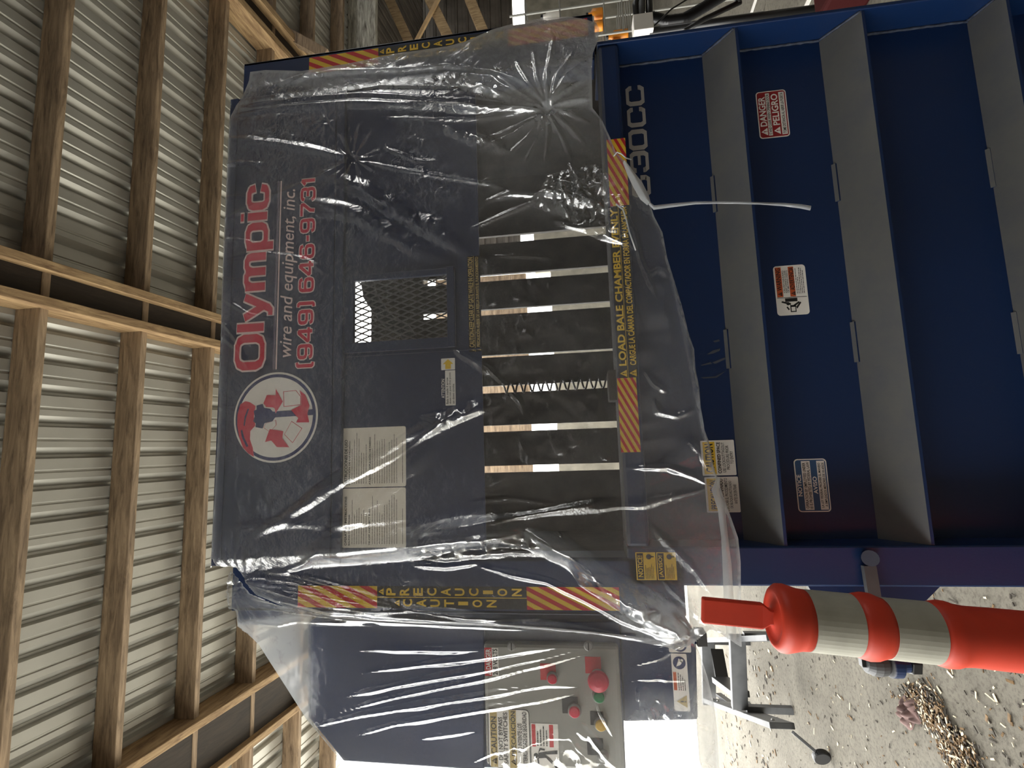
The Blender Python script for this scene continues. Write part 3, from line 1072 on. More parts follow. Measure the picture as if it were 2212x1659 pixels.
bd([(470, 1186), (500, 1210), (522, 1262), (512, 1298), (522, 1340), (456, 1338), (466, 1318), (428, 1278), (480, 1256), (478, 1216)], 'crimson', 6)
bd([(300, 1424), (322, 1364), (392, 1376), (388, 1410), (424, 1452), (362, 1450), (332, 1418)], 'crimson', 6)
for sq in ([(386, 1188), (452, 1186), (476, 1215), (478, 1256), (390, 1262)], [(432, 1330), (487, 1366), (440, 1434), (396, 1392)], [(352, 1322), (356, 1346), (322, 1378), (288, 1356), (300, 1336)]):
    bd(sq, 'crimson', 4)
    mx = [sum(p[i] for p in sq) / len(sq) for i in (0, 1)]
    bd([(mx[0] + (p[0] - mx[0]) * .93, mx[1] + (p[1] - mx[1]) * .93) for p in sq], 'white', 5)
d.build('round_badge', baler, 'round white badge with torch and red recycling arrows')

# operating instructions, two leaves
for nm, y0, y1, heads, sd in (
        ('INSTRUCCIONES DE USO', 1052, 923, (('INSTRUCCIONES DE USO', .04, .04, .80, .085), ('OPERACIÓN DE ENFARDADO:', .04, .10, .78, .13), ('ATADO Y EXPULSIÓN DE FARDO:', .04, .42, .84, .455)), 3),
        ('OPERATING INSTRUCTIONS', 1183, 1054, (('OPERATING INSTRUCTIONS', .04, .04, .86, .075), ('BALING OPERATIONS:', .04, .10, .56, .125), ('TIE-OFF AND EJECT BALE:', .04, .42, .66, .45)), 5)):
    d = Decal(*span(739.5, y0, 877, y1, YG), YG)
    d.round_rect('cream', .006)
    for h in heads:
        d.text(*h, 'ink', .02)
    d.lines(.06, .95, [.155 + .037 * k for k in range(7)], 'ink', .007, seed=sd)
    d.lines(.06, .95, [.475 + .038 * k for k in range(11)], 'ink', .007, seed=sd + 1)
    d.lines(.06, .90, [.945], 'ink', .007, seed=sd + 2)
    d.build('instruction_label', baler, 'cream label with the heading ' + nm)

# arrow and attention labels
d = Decal(*span(953, 799, 983, 774, YG), YG)
d.round_rect('white', .002)
d.poly([(.08, .30), (.5, .30), (.5, .12), (.92, .5), (.5, .88), (.5, .70), (.08, .70)], 'yellow')
d.build('arrow_label', baler, 'white label with a yellow arrow')
d = Decal(*span(962, 876, 984, 800, YG), YG)
d.round_rect('white', .002)
for k, s_ in enumerate(('Bale is made if arrow', 'does not pass this point', 'on down stroke.')):
    d.text(s_, .05, .08 + .3 * k, (.80, .94, .62)[k], .30 + .3 * k, 'ink', .01)
d.build('attention_label', baler, 'small white label about the arrow')
d = Decal(*span(954, 860, 961, 819, YG), YG)
d.text('ATTENTION', 0, 0, 1, 1, 'white', .01)
d.build('attention_lettering', baler, 'white word ATTENTION')

# gate warning strip
d = Decal(*span(1011, 760, 1039, 553, YG), YG)
d.rect(0, 0, 1, 1, 'ink', 0).rect(0, .485, 1, .515, 'gold')
for y0, s_ in ((.07, 'CAUTION-KEEP CLEAR OF GATE WHILE IN OPERATION'), (.57, 'PRECAUCIÓN ALEJESE DE LA REJILLA DURANTE EL FUNCIONAMIENTO')):
    d.warn(.01, y0, .04, y0 + .36, 'gold', 'ink')
    d.text(s_, .05, y0, .985, y0 + .36, 'gold', .02)
d.build('gate_warning_strip', baler, 'black strip with gold lettering')

# door top strip
Yd = -0.0005
d = Decal(*span(1337, 977, 1379, 816, Yd), Yd)
d.stripes(0, 0, 1, 1, 6, -.5)
d.build('hazard_stripe_label', baler, 'red and yellow striped label')
d = Decal(*span(1314, 445, 1355, 300, Yd), Yd)
d.stripes(0, 0, 1, 1, 5, -.55)
d.build('hazard_stripe_label', baler, 'red and yellow striped label')
l = Decal(*span(1337, 977, 1379, 816, Yd), Yd)
l2 = Decal(*span(1314, 445, 1355, 300, Yd), Yd)
d = Decal(l.x1, (l.z0 + l2.z0) / 2, l2.x0, (l.z1 + l2.z1) / 2, Yd)
d.rect(0, 0, 1, 1, 'ink', 0).rect(0, .49, 1, .51, 'yellow')
d.warn(.005, .08, .045, .44, 'yellow', 'ink').warn(.005, .56, .045, .93, 'yellow', 'ink')
d.text('LOAD BALE CHAMBER EVENLY', .07, .08, .98, .44, 'yellow', .03)
d.text('CARGUE LA CÁMARA DEL COMPACTADOR EN FORMA BALANCEADA', .07, .56, .99, .94, 'yellow', .025)
d.build('loading_label', baler, 'black strip with yellow lettering about loading the chamber')

# left post: stripes and stacked letters
pl, _, pr, _ = span(1000, 1316, 1100, 1267, Yd)
z_ = [at(x, 1290, Yd).z for x in (644, 815, 1138, 1338)]
for a, b, nn in ((0, 1, 4), (2, 3, 5)):
    d = Decal(pl, z_[a], pr, z_[b], Yd)
    d.stripes(0, 0, 1, 1, nn, -.48, vertical=True)
    d.build('hazard_stripe_label', baler, 'red and yellow striped label')


def stacked(l_, r_, z0, z1, nm):
    d = Decal(l_, z0, r_, z1, Yd)
    d.rect(0, 0, 1, 1, 'ink', 0).rect(.485, 0, .515, 1, 'yellow')
    d.warn(.60, .01, .90, .045, 'yellow', 'ink').warn(.10, .12, .40, .155, 'yellow', 'ink')
    for k, ch in enumerate('PRECAUCION'):
        y0 = .065 + k * .0935
        d.text(ch, .60 if ch != 'I' else .70, y0, .90 if ch != 'I' else .80, y0 + .06, 'yellow', .03)
    for k, ch in enumerate('CAUTION'):
        y0 = .18 + k * .0935
        d.text(ch, .10 if ch != 'I' else .20, y0, .40 if ch != 'I' else .30, y0 + .06, 'yellow', .03)
    d.build('caution_strip', baler, nm)


stacked(pl, pr, z_[1], z_[2], 'black strip with stacked yellow letters, left post')
# right post carries the same set, seen at a slant past the film
ql, qr = PRO - .015 - (pr - pl), PRO - .015
for a, b, nn in ((0, 1, 4), (2, 3, 5)):
    d = Decal(ql, z_[a], qr, z_[b], Yd)
    d.stripes(0, 0, 1, 1, nn, -.48, vertical=True)
    d.build('hazard_stripe_label', baler, 'red and yellow striped label')
stacked(ql, qr, z_[1], z_[2], 'black strip with stacked yellow letters, right post')

# model number on the door sheet
zt_, zb_ = at(1353, 226, YP).z, at(1390, 186, YP).z


def squared(d, ch, f0, f1, mat):
    """square-shouldered extended capitals, as on the model number"""
    w = f1 - f0
    t, s_ = .20 * w, .17                      # stem widths across and down
    R = lambda a, b, c_, e: d.rect(f0 + a * w, b, f0 + c_ * w, e, mat)
    ax = .22
    c_ = .13

    def frame(gap=None):
        out = [(c_, 0), (1 - c_, 0), (1, .2), (1, .8), (1 - c_, 1), (c_, 1), (0, .8), (0, .2)]
        inn = [(ax + .05, s_), (1 - ax - .05, s_), (1 - ax, .27), (1 - ax, .73), (1 - ax - .05, 1 - s_), (ax + .05, 1 - s_), (ax, .73), (ax, .27)]
        for k in range(8):
            k2 = (k + 1) % 8
            if gap and k in gap:
                continue
            d.poly([(f0 + w * q[0], q[1]) for q in (out[k], out[k2], inn[k2], inn[k])], mat)
    if ch == '0':
        frame()
    elif ch == 'C':
        frame((2,))
        R(1 - ax, .2, 1, .33)
        R(1 - ax, .67, 1, .8)
    elif ch == '3':
        frame((6,))
        R(0, .2, ax, .32)
        R(0, .68, ax, .8)
        R(.35, .42, 1 - ax, .58)
    elif ch == '6':
        frame((2,))
        R(1 - ax, .2, 1, .30)
        R(1 - ax, .5, 1, .8)
        R(ax, .42, 1 - ax + .04, .57)


xs = [at(1375, y, YP).x for y in (427, 380, 374, 327, 325, 280, 275, 232, 229, 185)]
d = Decal(xs[0], zt_, xs[9], zb_, YP)
W_ = xs[9] - xs[0]
for k, ch in enumerate('630CC'):
    squared(d, ch, (xs[2 * k] - xs[0]) / W_, (xs[2 * k + 1] - xs[0]) / W_, 'silver')
d.build('model_lettering', baler, 'silver characters 630CC')

# DANGER / PELIGRO
d = Decal(*span(1636, 298, 1702, 196, YP), YP)
d.round_rect('white', .010).round_rect('maroon', .008, 1, .003)
d.rect(.05, .31, .95, .44, 'white', 2).rect(.05, .75, .95, .93, 'white', 2)
d.warn(.06, .07, .22, .28, 'white', 'maroon').warn(.06, .49, .22, .70, 'white', 'maroon')
d.text('DANGER', .26, .07, .88, .28, 'white', .025)
d.text('PELIGRO', .26, .49, .92, .70, 'white', .025)
d.text('STAND CLEAR WHEN OPENING DOOR', .07, .33, .93, .42, 'ink', .015, lift=3)
d.text('TOME DISTANCIA AL ABRIR LA PUERTA', .07, .79, .93, .89, 'ink', .015, lift=3)
d.build('danger_label', baler, 'red and white DANGER PELIGRO label')

# WARNING / ADVERTENCIA
d = Decal(*span(1674, 681, 1744, 573, YP), YP)
d.round_rect('white', .010)
d.rect(.37, .05, .97, .24, 'rust').rect(.37, .46, .97, .63, 'rust')
for y0, s_ in ((.07, 'WARNING'), (.48, 'ADVERTENCIA')):
    d.warn(.39, y0, .47, y0 + .14, 'ink', 'rust')
    d.text(s_, .50, y0, .95, y0 + .14, 'ink', .02)
for k, s_ in enumerate(('CRUSH HAZARD', 'KEEP HANDS CLEAR', 'OF MOVING PARTS')):
    d.text(s_, .45, .26 + k * .065, .90, .31 + k * .065, 'ink', .01)
for k in range(5):
    d.lines(.42, .95, [.67 + k * .055], 'ink', .018, seed=20 + k)
d.rect(.35, .04, .36, .96, 'ink')
d.rect(.27, .28, .34, .66, 'ink')             # falling block over a figure
d.poly([(.26, .16), (.29, .18), (.24, .45), (.20, .44)], 'ink').poly([(.20, .52), (.27, .70), (.24, .72), (.17, .55)], 'ink')
d.rect(.06, .42, .20, .60, 'ink').rect(.08, .45, .16, .57, 'white', 2)
d.disc(.23, .36, .005, 'ink', 2)
d.poly([(.16, .60), (.26, .74), (.24, .77), (.12, .63)], 'ink').poly([(.10, .36), (.16, .30), (.18, .33), (.12, .40)], 'ink')
d.build('warning_label', baler, 'white and orange WARNING label with a crushed figure')

# NOTICE / AVISO
d = Decal(*span(1719, 1106, 1790, 991, YP), YP)
d.round_rect('white', .010).round_rect('notice', .008, 1, .003)
d.rect(.04, .22, .96, .49, 'white', 2).rect(.04, .69, .96, .93, 'white', 2)
d.text('NOTICE', .30, .05, .70, .17, 'white', .025)
d.text('AVISO', .34, .53, .66, .65, 'white', .025)
for y0, s_, a, b in ((.25, 'OPERATION BY EMPLOYEES UNDER', .07, .93), (.37, '18 IS PROHIBITED BY FEDERAL LAW', .06, .94), (.72, 'LA LEY FEDERAL PROHIBE EL MANEJO', .08, .92), (.82, 'A EMPLEADOS MENORES DE 18 AÑOS', .1, .92)):
    d.text(s_, a, y0, b, y0 + .09, 'ink', .02, lift=3)
d.build('notice_label', baler, 'blue and white NOTICE AVISO label')

# confined space pair
d = Decal(*span(1515, 1027, 1588, 951, YP), YP)
d.round_rect('white', .003).rect(.04, .06, .96, .42, 'yellow')
d.text('CAUTION', .10, .12, .90, .36, 'ink', .025)
for k, s_ in enumerate(('CONFINED SPACE', 'USE LOCKOUT/TAGOUT', 'PROCEDURE PRIOR', 'TO ENTRY')):
    d.text(s_, (.06, .08, .16, .32)[k], (.47, .61, .73, .85)[k], (.94, .93, .84, .68)[k], (.57, .70, .82, .94)[k], 'ink', .02 if k == 0 else .008)
d.build('confined_space_label', baler, 'white label about a confined space, in English')
d = Decal(*span(1524, 1107, 1597, 1030, YP), YP)
d.round_rect('white', .003).rect(.04, .06, .96, .38, 'yellow')
d.text('PRECAUCIÓN', .10, .10, .90, .34, 'ink', .025)
for k, s_ in enumerate(('ESPACIO CONFINADO', 'EFECTUAR EL PROCEDIMIENTO', 'DE BLOQUEO/ROTULADO', 'ANTES DE ENTRAR')):
    d.text(s_, (.06, .04, .12, .24)[k], (.44, .58, .71, .84)[k], (.94, .96, .88, .78)[k], (.54, .67, .80, .93)[k], 'ink', .02 if k == 0 else .008)
d.build('confined_space_label', baler, 'white label about a confined space, in Spanish')

# yellow notices on the left bar
for xt, xb_, s_ in ((1374, 1417, 'NOTICE!'), (1419, 1461, '¡AVISO!')):
    d = Decal(*span(xt, 1253, xb_, 1193, Yd), Yd)
    d.rect(0, 0, 1, 1, 'yellow', 0)
    d.rect(.03, .05, .97, .38, 'ink')
    d.text(s_, .12, .10, .88, .33, 'yellow', .02)
    d.lines(.05, .70, [.46 + .075 * k for k in range(6)], 'ink', .03, seed=40)
    d.disc(.84, .66, .007, 'ink', 2)
    d.rect(.82, .70, .86, .92, 'ink', 2)
    d.build('yellow_notice_label', baler, 'yellow label headed ' + s_)

# ------------------------------------------------------------------ control cabinet on the left
YC = 0.05
cp = [at(x, y, YC) for x, y in ((665, 1344), (665, 1548), (742, 1645), (1046, 1665), (1046, 1344))]
MB().prism([(p.x, p.z) for p in cp], YC, YC + .34, 'blue').build('upper_cabinet', baler, bevel=.004)
cp = [at(x, y, YC + .01) for x, y in ((1030, 1344), (1030, 1660), (1352, 1664), (1338, 1344))]
MB().prism([(p.x, p.z) for p in cp], YC + .012, YC + .30, 'blue').build('control_box', baler, bevel=.003)
YD = YC - .022
l, t, r, b = span(1047, 1662, 1343, 1392, YD)
MB().box(l, r, YD, YC + .011, b, t, 'panel').build('control_door', baler, bevel=.010)
for x, y in ((1105, 1396), (1271, 1396)):
    c = at(x, y, YD - .006)
    mb = MB().lathe([(.013, 0), (.013, .006), (.010, .009)], (c.x, YD, c.z), (0, -1, 0), 'zinc', 18)
    mb.box(c.x - .010, c.x + .010, YD - .0105, YD - .0085, c.z - .0016, c.z + .0016, 'black')
    mb.build('door_screw', baler)


def button(x, y, mat, r=.016, head='flush', legend=None, label=None):
    c = at(x, y, YD - .01)
    if legend:
        dx, dz, s_, lm = legend
        q = Decal(c.x + dx - s_, c.z + dz + s_, c.x + dx + s_, c.z + dz - s_, YD)
        q.rect(0, 0, 1, 1, lm, 0)
        q.build('button_plate', baler, 'small coloured legend plate')
    mb = MB().lathe([(r * 1.25, 0), (r * 1.25, .008), (r * 1.05, .012)], (c.x, YD, c.z), (0, -1, 0), 'zinc', 24)
    o = mb.build('button_ring', baler, smooth=False)
    if head == 'mushroom':
        mb = MB().lathe([(r * .6, .0), (r * .6, .020), (r * 1.65, .024), (r * 1.75, .031), (r * 1.5, .038), (r * .7, .042), (.001, .043)], (c.x, YD, c.z), (0, -1, 0), mat, 28)
    else:
        mb = MB().lathe([(r, .0), (r, .014), (r * .8, .017), (.001, .018)], (c.x, YD, c.z), (0, -1, 0), mat, 24)
    mb.build('push_button', baler, smooth=False)['label'] = label


button(1193, 1466, 'btn_red', .013, 'flush', (.014, .012, .022, 'red'), 'small red push button')
button(1292, 1465, 'btn_red', .0165, 'mushroom', (.030, .012, .022, 'red'), 'red mushroom emergency button')
button(1294, 1505, 'btn_green', .015, label='green push button')
button(1241, 1537, 'btn_red', .015, 'flush', (.012, .012, .022, 'black'), 'red push button with black legend')
button(1298, 1566, 'btn_yellow', .015, 'flush', (.012, .010, .018, 'black'), 'yellow push button')
button(1303, 1635, 'zinc', .012, 'flush', (.020, .02, .022, 'black'), 'metal key switch')
c = at(1293, 1463, YD)

d = Decal(*span(1047, 1460, 1077, 1399, YD), YD)
d.rect(0, 0, 1, 1, 'white', 0).rect(0, 0, 1, .52, 'red')
d.warn(.03, .08, .2, .46, 'white', 'red')
d.text('DANGER', .24, .10, .95, .44, 'white', .025)
d.text('208 VOLTS', .05, .60, .96, .92, 'ink', .025)
d.build('voltage_label', baler, 'red and white 208 VOLTS label')
d = Decal(*span(1055, 1660, 1145, 1531, YD), YD)
d.round_rect('ink', .012).round_rect('white', .010, 1, .002)
d.rect(.02, .05, .98, .22, 'gold', 2).rect(.02, .51, .98, .68, 'gold', 2)
d.warn(.06, .07, .18, .20, 'ink', 'gold').warn(.06, .53, .18, .66, 'ink', 'gold')
d.text('CAUTION', .24, .07, .86, .20, 'ink', .015, lift=3)
d.text('PRECAUCIÓN', .22, .53, .96, .66, 'ink', .015, lift=3)
for y0, s_, a, b in ((.25, 'DO NOT BYPASS', .14, .86), (.37, 'SAFETY SWITCHES', .08, .94), (.71, 'NO INTENTE LOS', .28, .76), (.83, 'INTERRUPTORES DE SEGURIDAD', .05, .96)):
    d.text(s_, a, y0, b, y0 + .10, 'ink', .015, lift=3)
d.build('bypass_label', baler, 'white and gold CAUTION label about safety switches')
d = Decal(*span(1148, 1664, 1207, 1563, YD), YD)
d.rect(0, 0, 1, 1, 'white', 0)
d.rect(.5, .03, .98, .17, 'red').rect(.5, .67, .98, .82, 'red')
for k in range(4):
    d.lines(.52, .97, [.22 + k * .11], 'ink', .045, seed=60 + k)
d.disc(.31, .16, .0065, 'ink')
d.poly([(.25, .24), (.37, .24), (.40, .52), (.27, .54)], 'ink').poly([(.37, .24), (.48, .30), (.46, .50), (.42, .48), (.43, .34)], 'ink')
d.poly([(.26, .26), (.06, .28), (.06, .22), (.26, .20)], 'ink').poly([(.27, .52), (.34, .52), (.10, .95), (.03, .92)], 'ink').poly([(.34, .52), (.40, .5), (.44, .95), (.36, .95)], 'ink')
d.poly([(.02, .10), (.07, .24), (.04, .26), (-.0, .14)], 'ink')
d.build('shock_label', baler, 'white label with a figure struck by electricity')

# pump housing under the control box
cp = [at(x, y, .06) for x, y in ((1340, 1368), (1346, 1560), (1508, 1556), (1504, 1368))]
MB().prism([(p.x, p.z) for p in cp], .06, .36, 'blue').build('pump_housing', baler, bevel=.006)
d = Decal(*span(1453, 1536, 1487, 1412, .06), .06)
d.round_rect('white', .004)
d.disc(.84, .5, .017, 'navy').poly([(.78, .30), (.92, .48), (.86, .70), (.80, .55)], 'white', 2)
d.disc(.88, .66, .004, 'white', 2)
d.rect(.36, .06, .68, .26, 'rust').lines(.36, .68, [.36 + .13 * k for k in range(4)], 'ink', .05, seed=70)
d.warn(.06, .18, .28, .84, 'gold', 'ink')
d.build('pictogram_label', baler, 'pale label with a blue round pictogram and a triangle')
d = Decal(*span(1444, 1409, 1492, 1374, .06), .06)
d.round_rect('white', .004)
d.disc(.5, .5, .020, 'navy').disc(.5, .5, .015, 'white', 2).poly([(.38, .62), (.5, .30), (.62, .62)], 'navy', 3)
d.build('pictogram_label', baler, 'pale square label with a blue ring')
# bracket and hook at the top left
p, q = at(512, 1350, .05), at(603, 1312, .05)
MB().box(p.x, q.x, .05, .14, q.z, p.z, 'blue').build('top_bracket', baler, bevel=.003)
p, q = at(603, 1343, .07), at(624, 1316, .07)
mb = MB().box(p.x, q.x, .07, .12, q.z, p.z, 'steel')
h = at(628, 1333, .09)
mb.tube([h + Vector((.014 * math.cos(a), 0, -.012 + .014 * math.sin(a))) for a in np.linspace(1.9, 7.2, 18)], .005, 'black', 8)
mb.build('lifting_hook', baler)
# mounting plate between the post and the cabinet
cr = at(1000, 1344, YC).x
MB().box(cr - .03, PLO + .004, .085, .10, at(1330, 1350, .09).z, ZPL - .25, 'blue').build('cabinet_mount', baler, bevel=.002)
# lower bracket strip under the pump
p, q = at(1507, 1398, .05), at(1527, 1368, .05)
MB().box(p.x, q.x, .05, .10, q.z, p.z, 'steel').build('support_bracket', baler, bevel=.002)

# ================================================================== the plastic film
def lattice(n, seed):
    return np.random.RandomState(seed).rand(n, n)


def vnoise(x, z, scale, seed, ax=1.0, az=1.0):       # smooth value noise in metres
    G = lattice(64, seed)
    u, v = x * scale * ax + 17.3, z * scale * az + 5.7
    i, j = np.floor(u).astype(int), np.floor(v).astype(int)
    fu, fv = u - i, v - j
    fu, fv = fu * fu * (3 - 2 * fu), fv * fv * (3 - 2 * fv)
    g = lambda a, b: G[a % 64, b % 64]
    return (g(i, j) * (1 - fu) + g(i + 1, j) * fu) * (1 - fv) + (g(i, j + 1) * (1 - fu) + g(i + 1, j + 1) * fu) * fv


def crease(x, z, scale, seed, ax=1.0, az=1.0):       # sharp-crested noise
    return 1 - np.abs(2 * vnoise(x, z, scale, seed, ax, az) - 1)


def seg_dist(X, Z, P):
    best = np.full(X.shape, 1e9)
    tt = np.zeros(X.shape)
    side = np.zeros(X.shape)
    L = [0]
    for a, b in zip(P[:-1], P[1:]):
        L.append(L[-1] + math.hypot(b[0] - a[0], b[1] - a[1]))
    for k, (a, b) in enumerate(zip(P[:-1], P[1:])):
        dx, dz = b[0] - a[0], b[1] - a[1]
        l2 = dx * dx + dz * dz + 1e-12
        t = np.clip(((X - a[0]) * dx + (Z - a[1]) * dz) / l2, 0, 1)
        ex, ez = X - a[0] - t * dx, Z - a[1] - t * dz
        d = np.hypot(ex, ez)
        m = d < best
        best = np.where(m, d, best)
        tt = np.where(m, (L[k] + t * math.sqrt(l2)) / L[-1], tt)
        side = np.where(m, dx * (Z - a[1]) - dz * (X - a[0]), side)
    return best, tt, side


def inside(X, Z, P):
    c = np.zeros(X.shape, bool)
    n = len(P)
    for i in range(n):
        x1, z1 = P[i]
        x2, z2 = P[(i + 1) % n]
        if z1 == z2:
            continue
        cond = ((z1 > Z) != (z2 > Z)) & (X < (x2 - x1) * (Z - z1) / (z2 - z1) + x1)
        c ^= cond
    return c


def film_sheet(name, outline, depth, ridges, knots, zones, mat, step, parent, seed, base_amp=.004, haze=None, taper=5):
    """a hanging film: outline in (x, z), depth(x, z) -> y of the taut sheet, ridges and knots raise folds in it"""
    O = np.array(outline)
    x0, z0 = O.min(0) - step
    x1, z1 = O.max(0) + step
    xs = np.arange(x0, x1, step)
    zs = np.arange(z0, z1, step)
    X, Z = np.meshgrid(xs, zs)
    H = base_amp * (vnoise(X, Z, 5, seed) + .5 * vnoise(X, Z, 11, seed + 1) + .14 * crease(X, Z, 17, seed + 2) + .08 * crease(X, Z, 36, seed + 3))
    for rg in ridges:
        P, w, h = rg[:3]
        d, t, sd = seg_dist(X, Z, P)
        if len(rg) > 3:                       # a step: steep on one side, long on the other
            w = np.where(sd > 0, rg[3], w)
        wob = 1 + .35 * (vnoise(X, Z, 14, seed + 9) - .5) * 2
        env = np.clip(np.minimum(t, 1 - t) * taper, 0, 1) ** .8
        q = np.clip(1 - d / (w * wob * (.3 + .7 * env)), 0, 1)
        H += h * env * (q * q * (3 - 2 * q)) ** .8
    for (kx, kz), R, h, n, ph in knots:
        r = np.hypot(X - kx, Z - kz) + 1e-6
        a = np.arctan2(Z - kz, X - kx)
        w1 = np.abs(np.sin(n * a * .5 + ph + .6 * np.sin(3 * a)))
        w2 = np.abs(np.sin(n * .85 * a + 2 * ph + .4 * np.sin(5 * a)))
        k = (1 - w1) ** 1.4 + .6 * (1 - w2) ** 1.6
        H += h * k * np.clip(r / (R * .22), 0, 1) * np.exp(-(r / R) ** 1.5)
        H -= h * 1.2 * np.exp(-(r / (R * .16)) ** 2)
    for P, h, sc in zones:                    # crumpled patches
        d, t, sd = seg_dist(X, Z, P + [P[0]])
        ins = inside(X, Z, P)
        soft = np.where(ins, np.clip(d / .03, 0, 1), 0)
        H += soft * h * (crease(X, Z, sc, seed + 20) * vnoise(X, Z, sc * 1.7, seed + 21) * 1.5 + .5 * crease(X, Z, sc * 2.3, seed + 22))
    Y = depth(X, Z) - H
    keep = inside(X, Z, outline)
    idx = -np.ones(X.shape, int)
    # a cell stays when all its corners are in; a rim of cells is pulled onto the outline
    cell = keep[:-1, :-1] | keep[1:, :-1] | keep[:-1, 1:] | keep[1:, 1:]
    used = np.zeros(X.shape, bool)
    used[:-1, :-1] |= cell
    used[1:, :-1] |= cell
    used[:-1, 1:] |= cell
    used[1:, 1:] |= cell
    rim = used & ~keep
    rx, rz = X[rim], Z[rim]
    bx, bz, bd_ = rx.copy(), rz.copy(), np.full(rx.shape, 1e9)
    n = len(outline)
    for i in range(n):
        a, b = outline[i], outline[(i + 1) % n]
        dx, dz = b[0] - a[0], b[1] - a[1]
        t = np.clip(((rx - a[0]) * dx + (rz - a[1]) * dz) / (dx * dx + dz * dz + 1e-12), 0, 1)
        px, pz = a[0] + t * dx, a[1] + t * dz
        dd = np.hypot(rx - px, rz - pz)
        m = dd < bd_
        bx, bz, bd_ = np.where(m, px, bx), np.where(m, pz, bz), np.where(m, dd, bd_)
    X[rim], Z[rim] = bx, bz
    idx[used] = np.arange(used.sum())
    V = np.stack([X[used], Y[used], Z[used]], 1)
    q = np.stack([idx[:-1, :-1], idx[:-1, 1:], idx[1:, 1:], idx[1:, :-1]], -1)[cell]
    org = parent.matrix_basis.translation if parent else Vector((0, 0, 0))
    V = V - np.array(org)
    me = bpy.data.meshes.new(name)
    me.vertices.add(len(V))
    me.vertices.foreach_set('co', V.ravel())
    me.loops.add(q.size)
    me.loops.foreach_set('vertex_index', q.ravel())
    me.polygons.add(len(q))
    me.polygons.foreach_set('loop_start', np.arange(0, q.size, 4))
    me.polygons.foreach_set('loop_total', np.full(len(q), 4))
    me.polygons.foreach_set('use_smooth', np.ones(len(q), bool))
    me.materials.append(MT[mat])
    me.update(calc_edges=True)
    if haze is not None:
        at_ = me.attributes.new('haze', 'FLOAT', 'POINT')
        at_.data.foreach_set('value', np.clip(haze(X, Z), 0, 1)[used].astype(np.float32))
    o = bpy.data.objects.new(name, me)
    COL.objects.link(o)
    if parent:
        o.parent = parent
    return o


YF = -0.055                                   # distance of the film from the machine front


def xz(pts, Y=YF):
    return [(at(x, y, Y).x, at(x, y, Y).z) for x, y in pts]


PX = 1.0 / 760                                # about one picture pixel at that distance, in metres
rdg = lambda pts, w, h: (xz(pts), w * PX, h * .001)

front_outline = [(457, 1226), (461, 1150), (466, 1060), (470, 980), (476, 800), (480, 690), (484, 560), (489, 430), (496, 290), (499, 216),
                 (512, 190), (524, 160), (527, 140), (560, 136), (640, 138), (740, 122), (850, 100), (960, 84), (1000, 73), (1030, 60), (1060, 47), (1110, 33), (1180, 20), (1225, 17), (1262, 22), (1288, 30), (1296, 45), (1290, 75), (1281, 98),
                 (1278, 150), (1280, 236), (1300, 262), (1318, 300), (1330, 330), (1348, 348), (1362, 372), (1385, 405), (1404, 444),
                 (1412, 470), (1430, 505), (1440, 560), (1452, 600), (1470, 660), (1484, 720), (1497, 757), (1500, 800), (1508, 840), (1510, 880),
                 (1518, 930), (1530, 960), (1538, 1010), (1556, 1065), (1566, 1090), (1580, 1130), (1590, 1160), (1595, 1210), (1596, 1300), (1597, 1392),
                 (1575, 1378), (1550, 1362), (1530, 1352), (1500, 1385), (1460, 1400), (1400, 1392), (1320, 1382), (1200, 1370), (1080, 1362), (960, 1358), (820, 1350), (700, 1342), (600, 1318), (540, 1292), (512, 1258), (500, 1228)]
FO = xz(front_outline)
film = thing('plastic_film', 'torn clear plastic sheet hanging over the front of the blue baler, gathered at the right', 'plastic sheet', (0.45, -0.05, 1.9))

xpr, xpl = at(800, 230, YF).x, at(800, 1255, YF).x


FOLD = xz([(470, 1205), (700, 1193), (880, 1178), (1000, 1158), (1135, 1140), (1250, 1207), (1350, 1275), (1480, 1366)])
_l = xz([(900, 1240)])[0]
FS = np.sign(seg_dist(np.array([_l[0]]), np.array([_l[1]]), FOLD)[2][0])


def depth_front(X, Z):
    y = np.full(X.shape, YF)
    k = np.clip((X - xpr) / .12, 0, 1)         # falls back to the right post past the header
    y = y + k * k * (3 - 2 * k) * .035
    low = np.clip((1.36 - Z) / .25, 0, 1)      # hangs free below the door top
    y = y - low * .02
    # left of the header the sheet drops back toward the post
    d, t, sd = seg_dist(X, Z, FOLD)
    left = np.where(sd * FS > 0, np.clip(d / .055, 0, 1), 0) * np.clip((Z - 1.30) / .3, 0, 1)
    y = y + left * left * (3 - 2 * left) * .036
    return y


def soft_poly(X, Z, pts, edge):
    P = xz(pts)
    d, t, sd = seg_dist(X, Z, P + [P[0]])
    return np.clip(np.where(inside(X, Z, P), d, -d) / edge + .5, 0, 1)


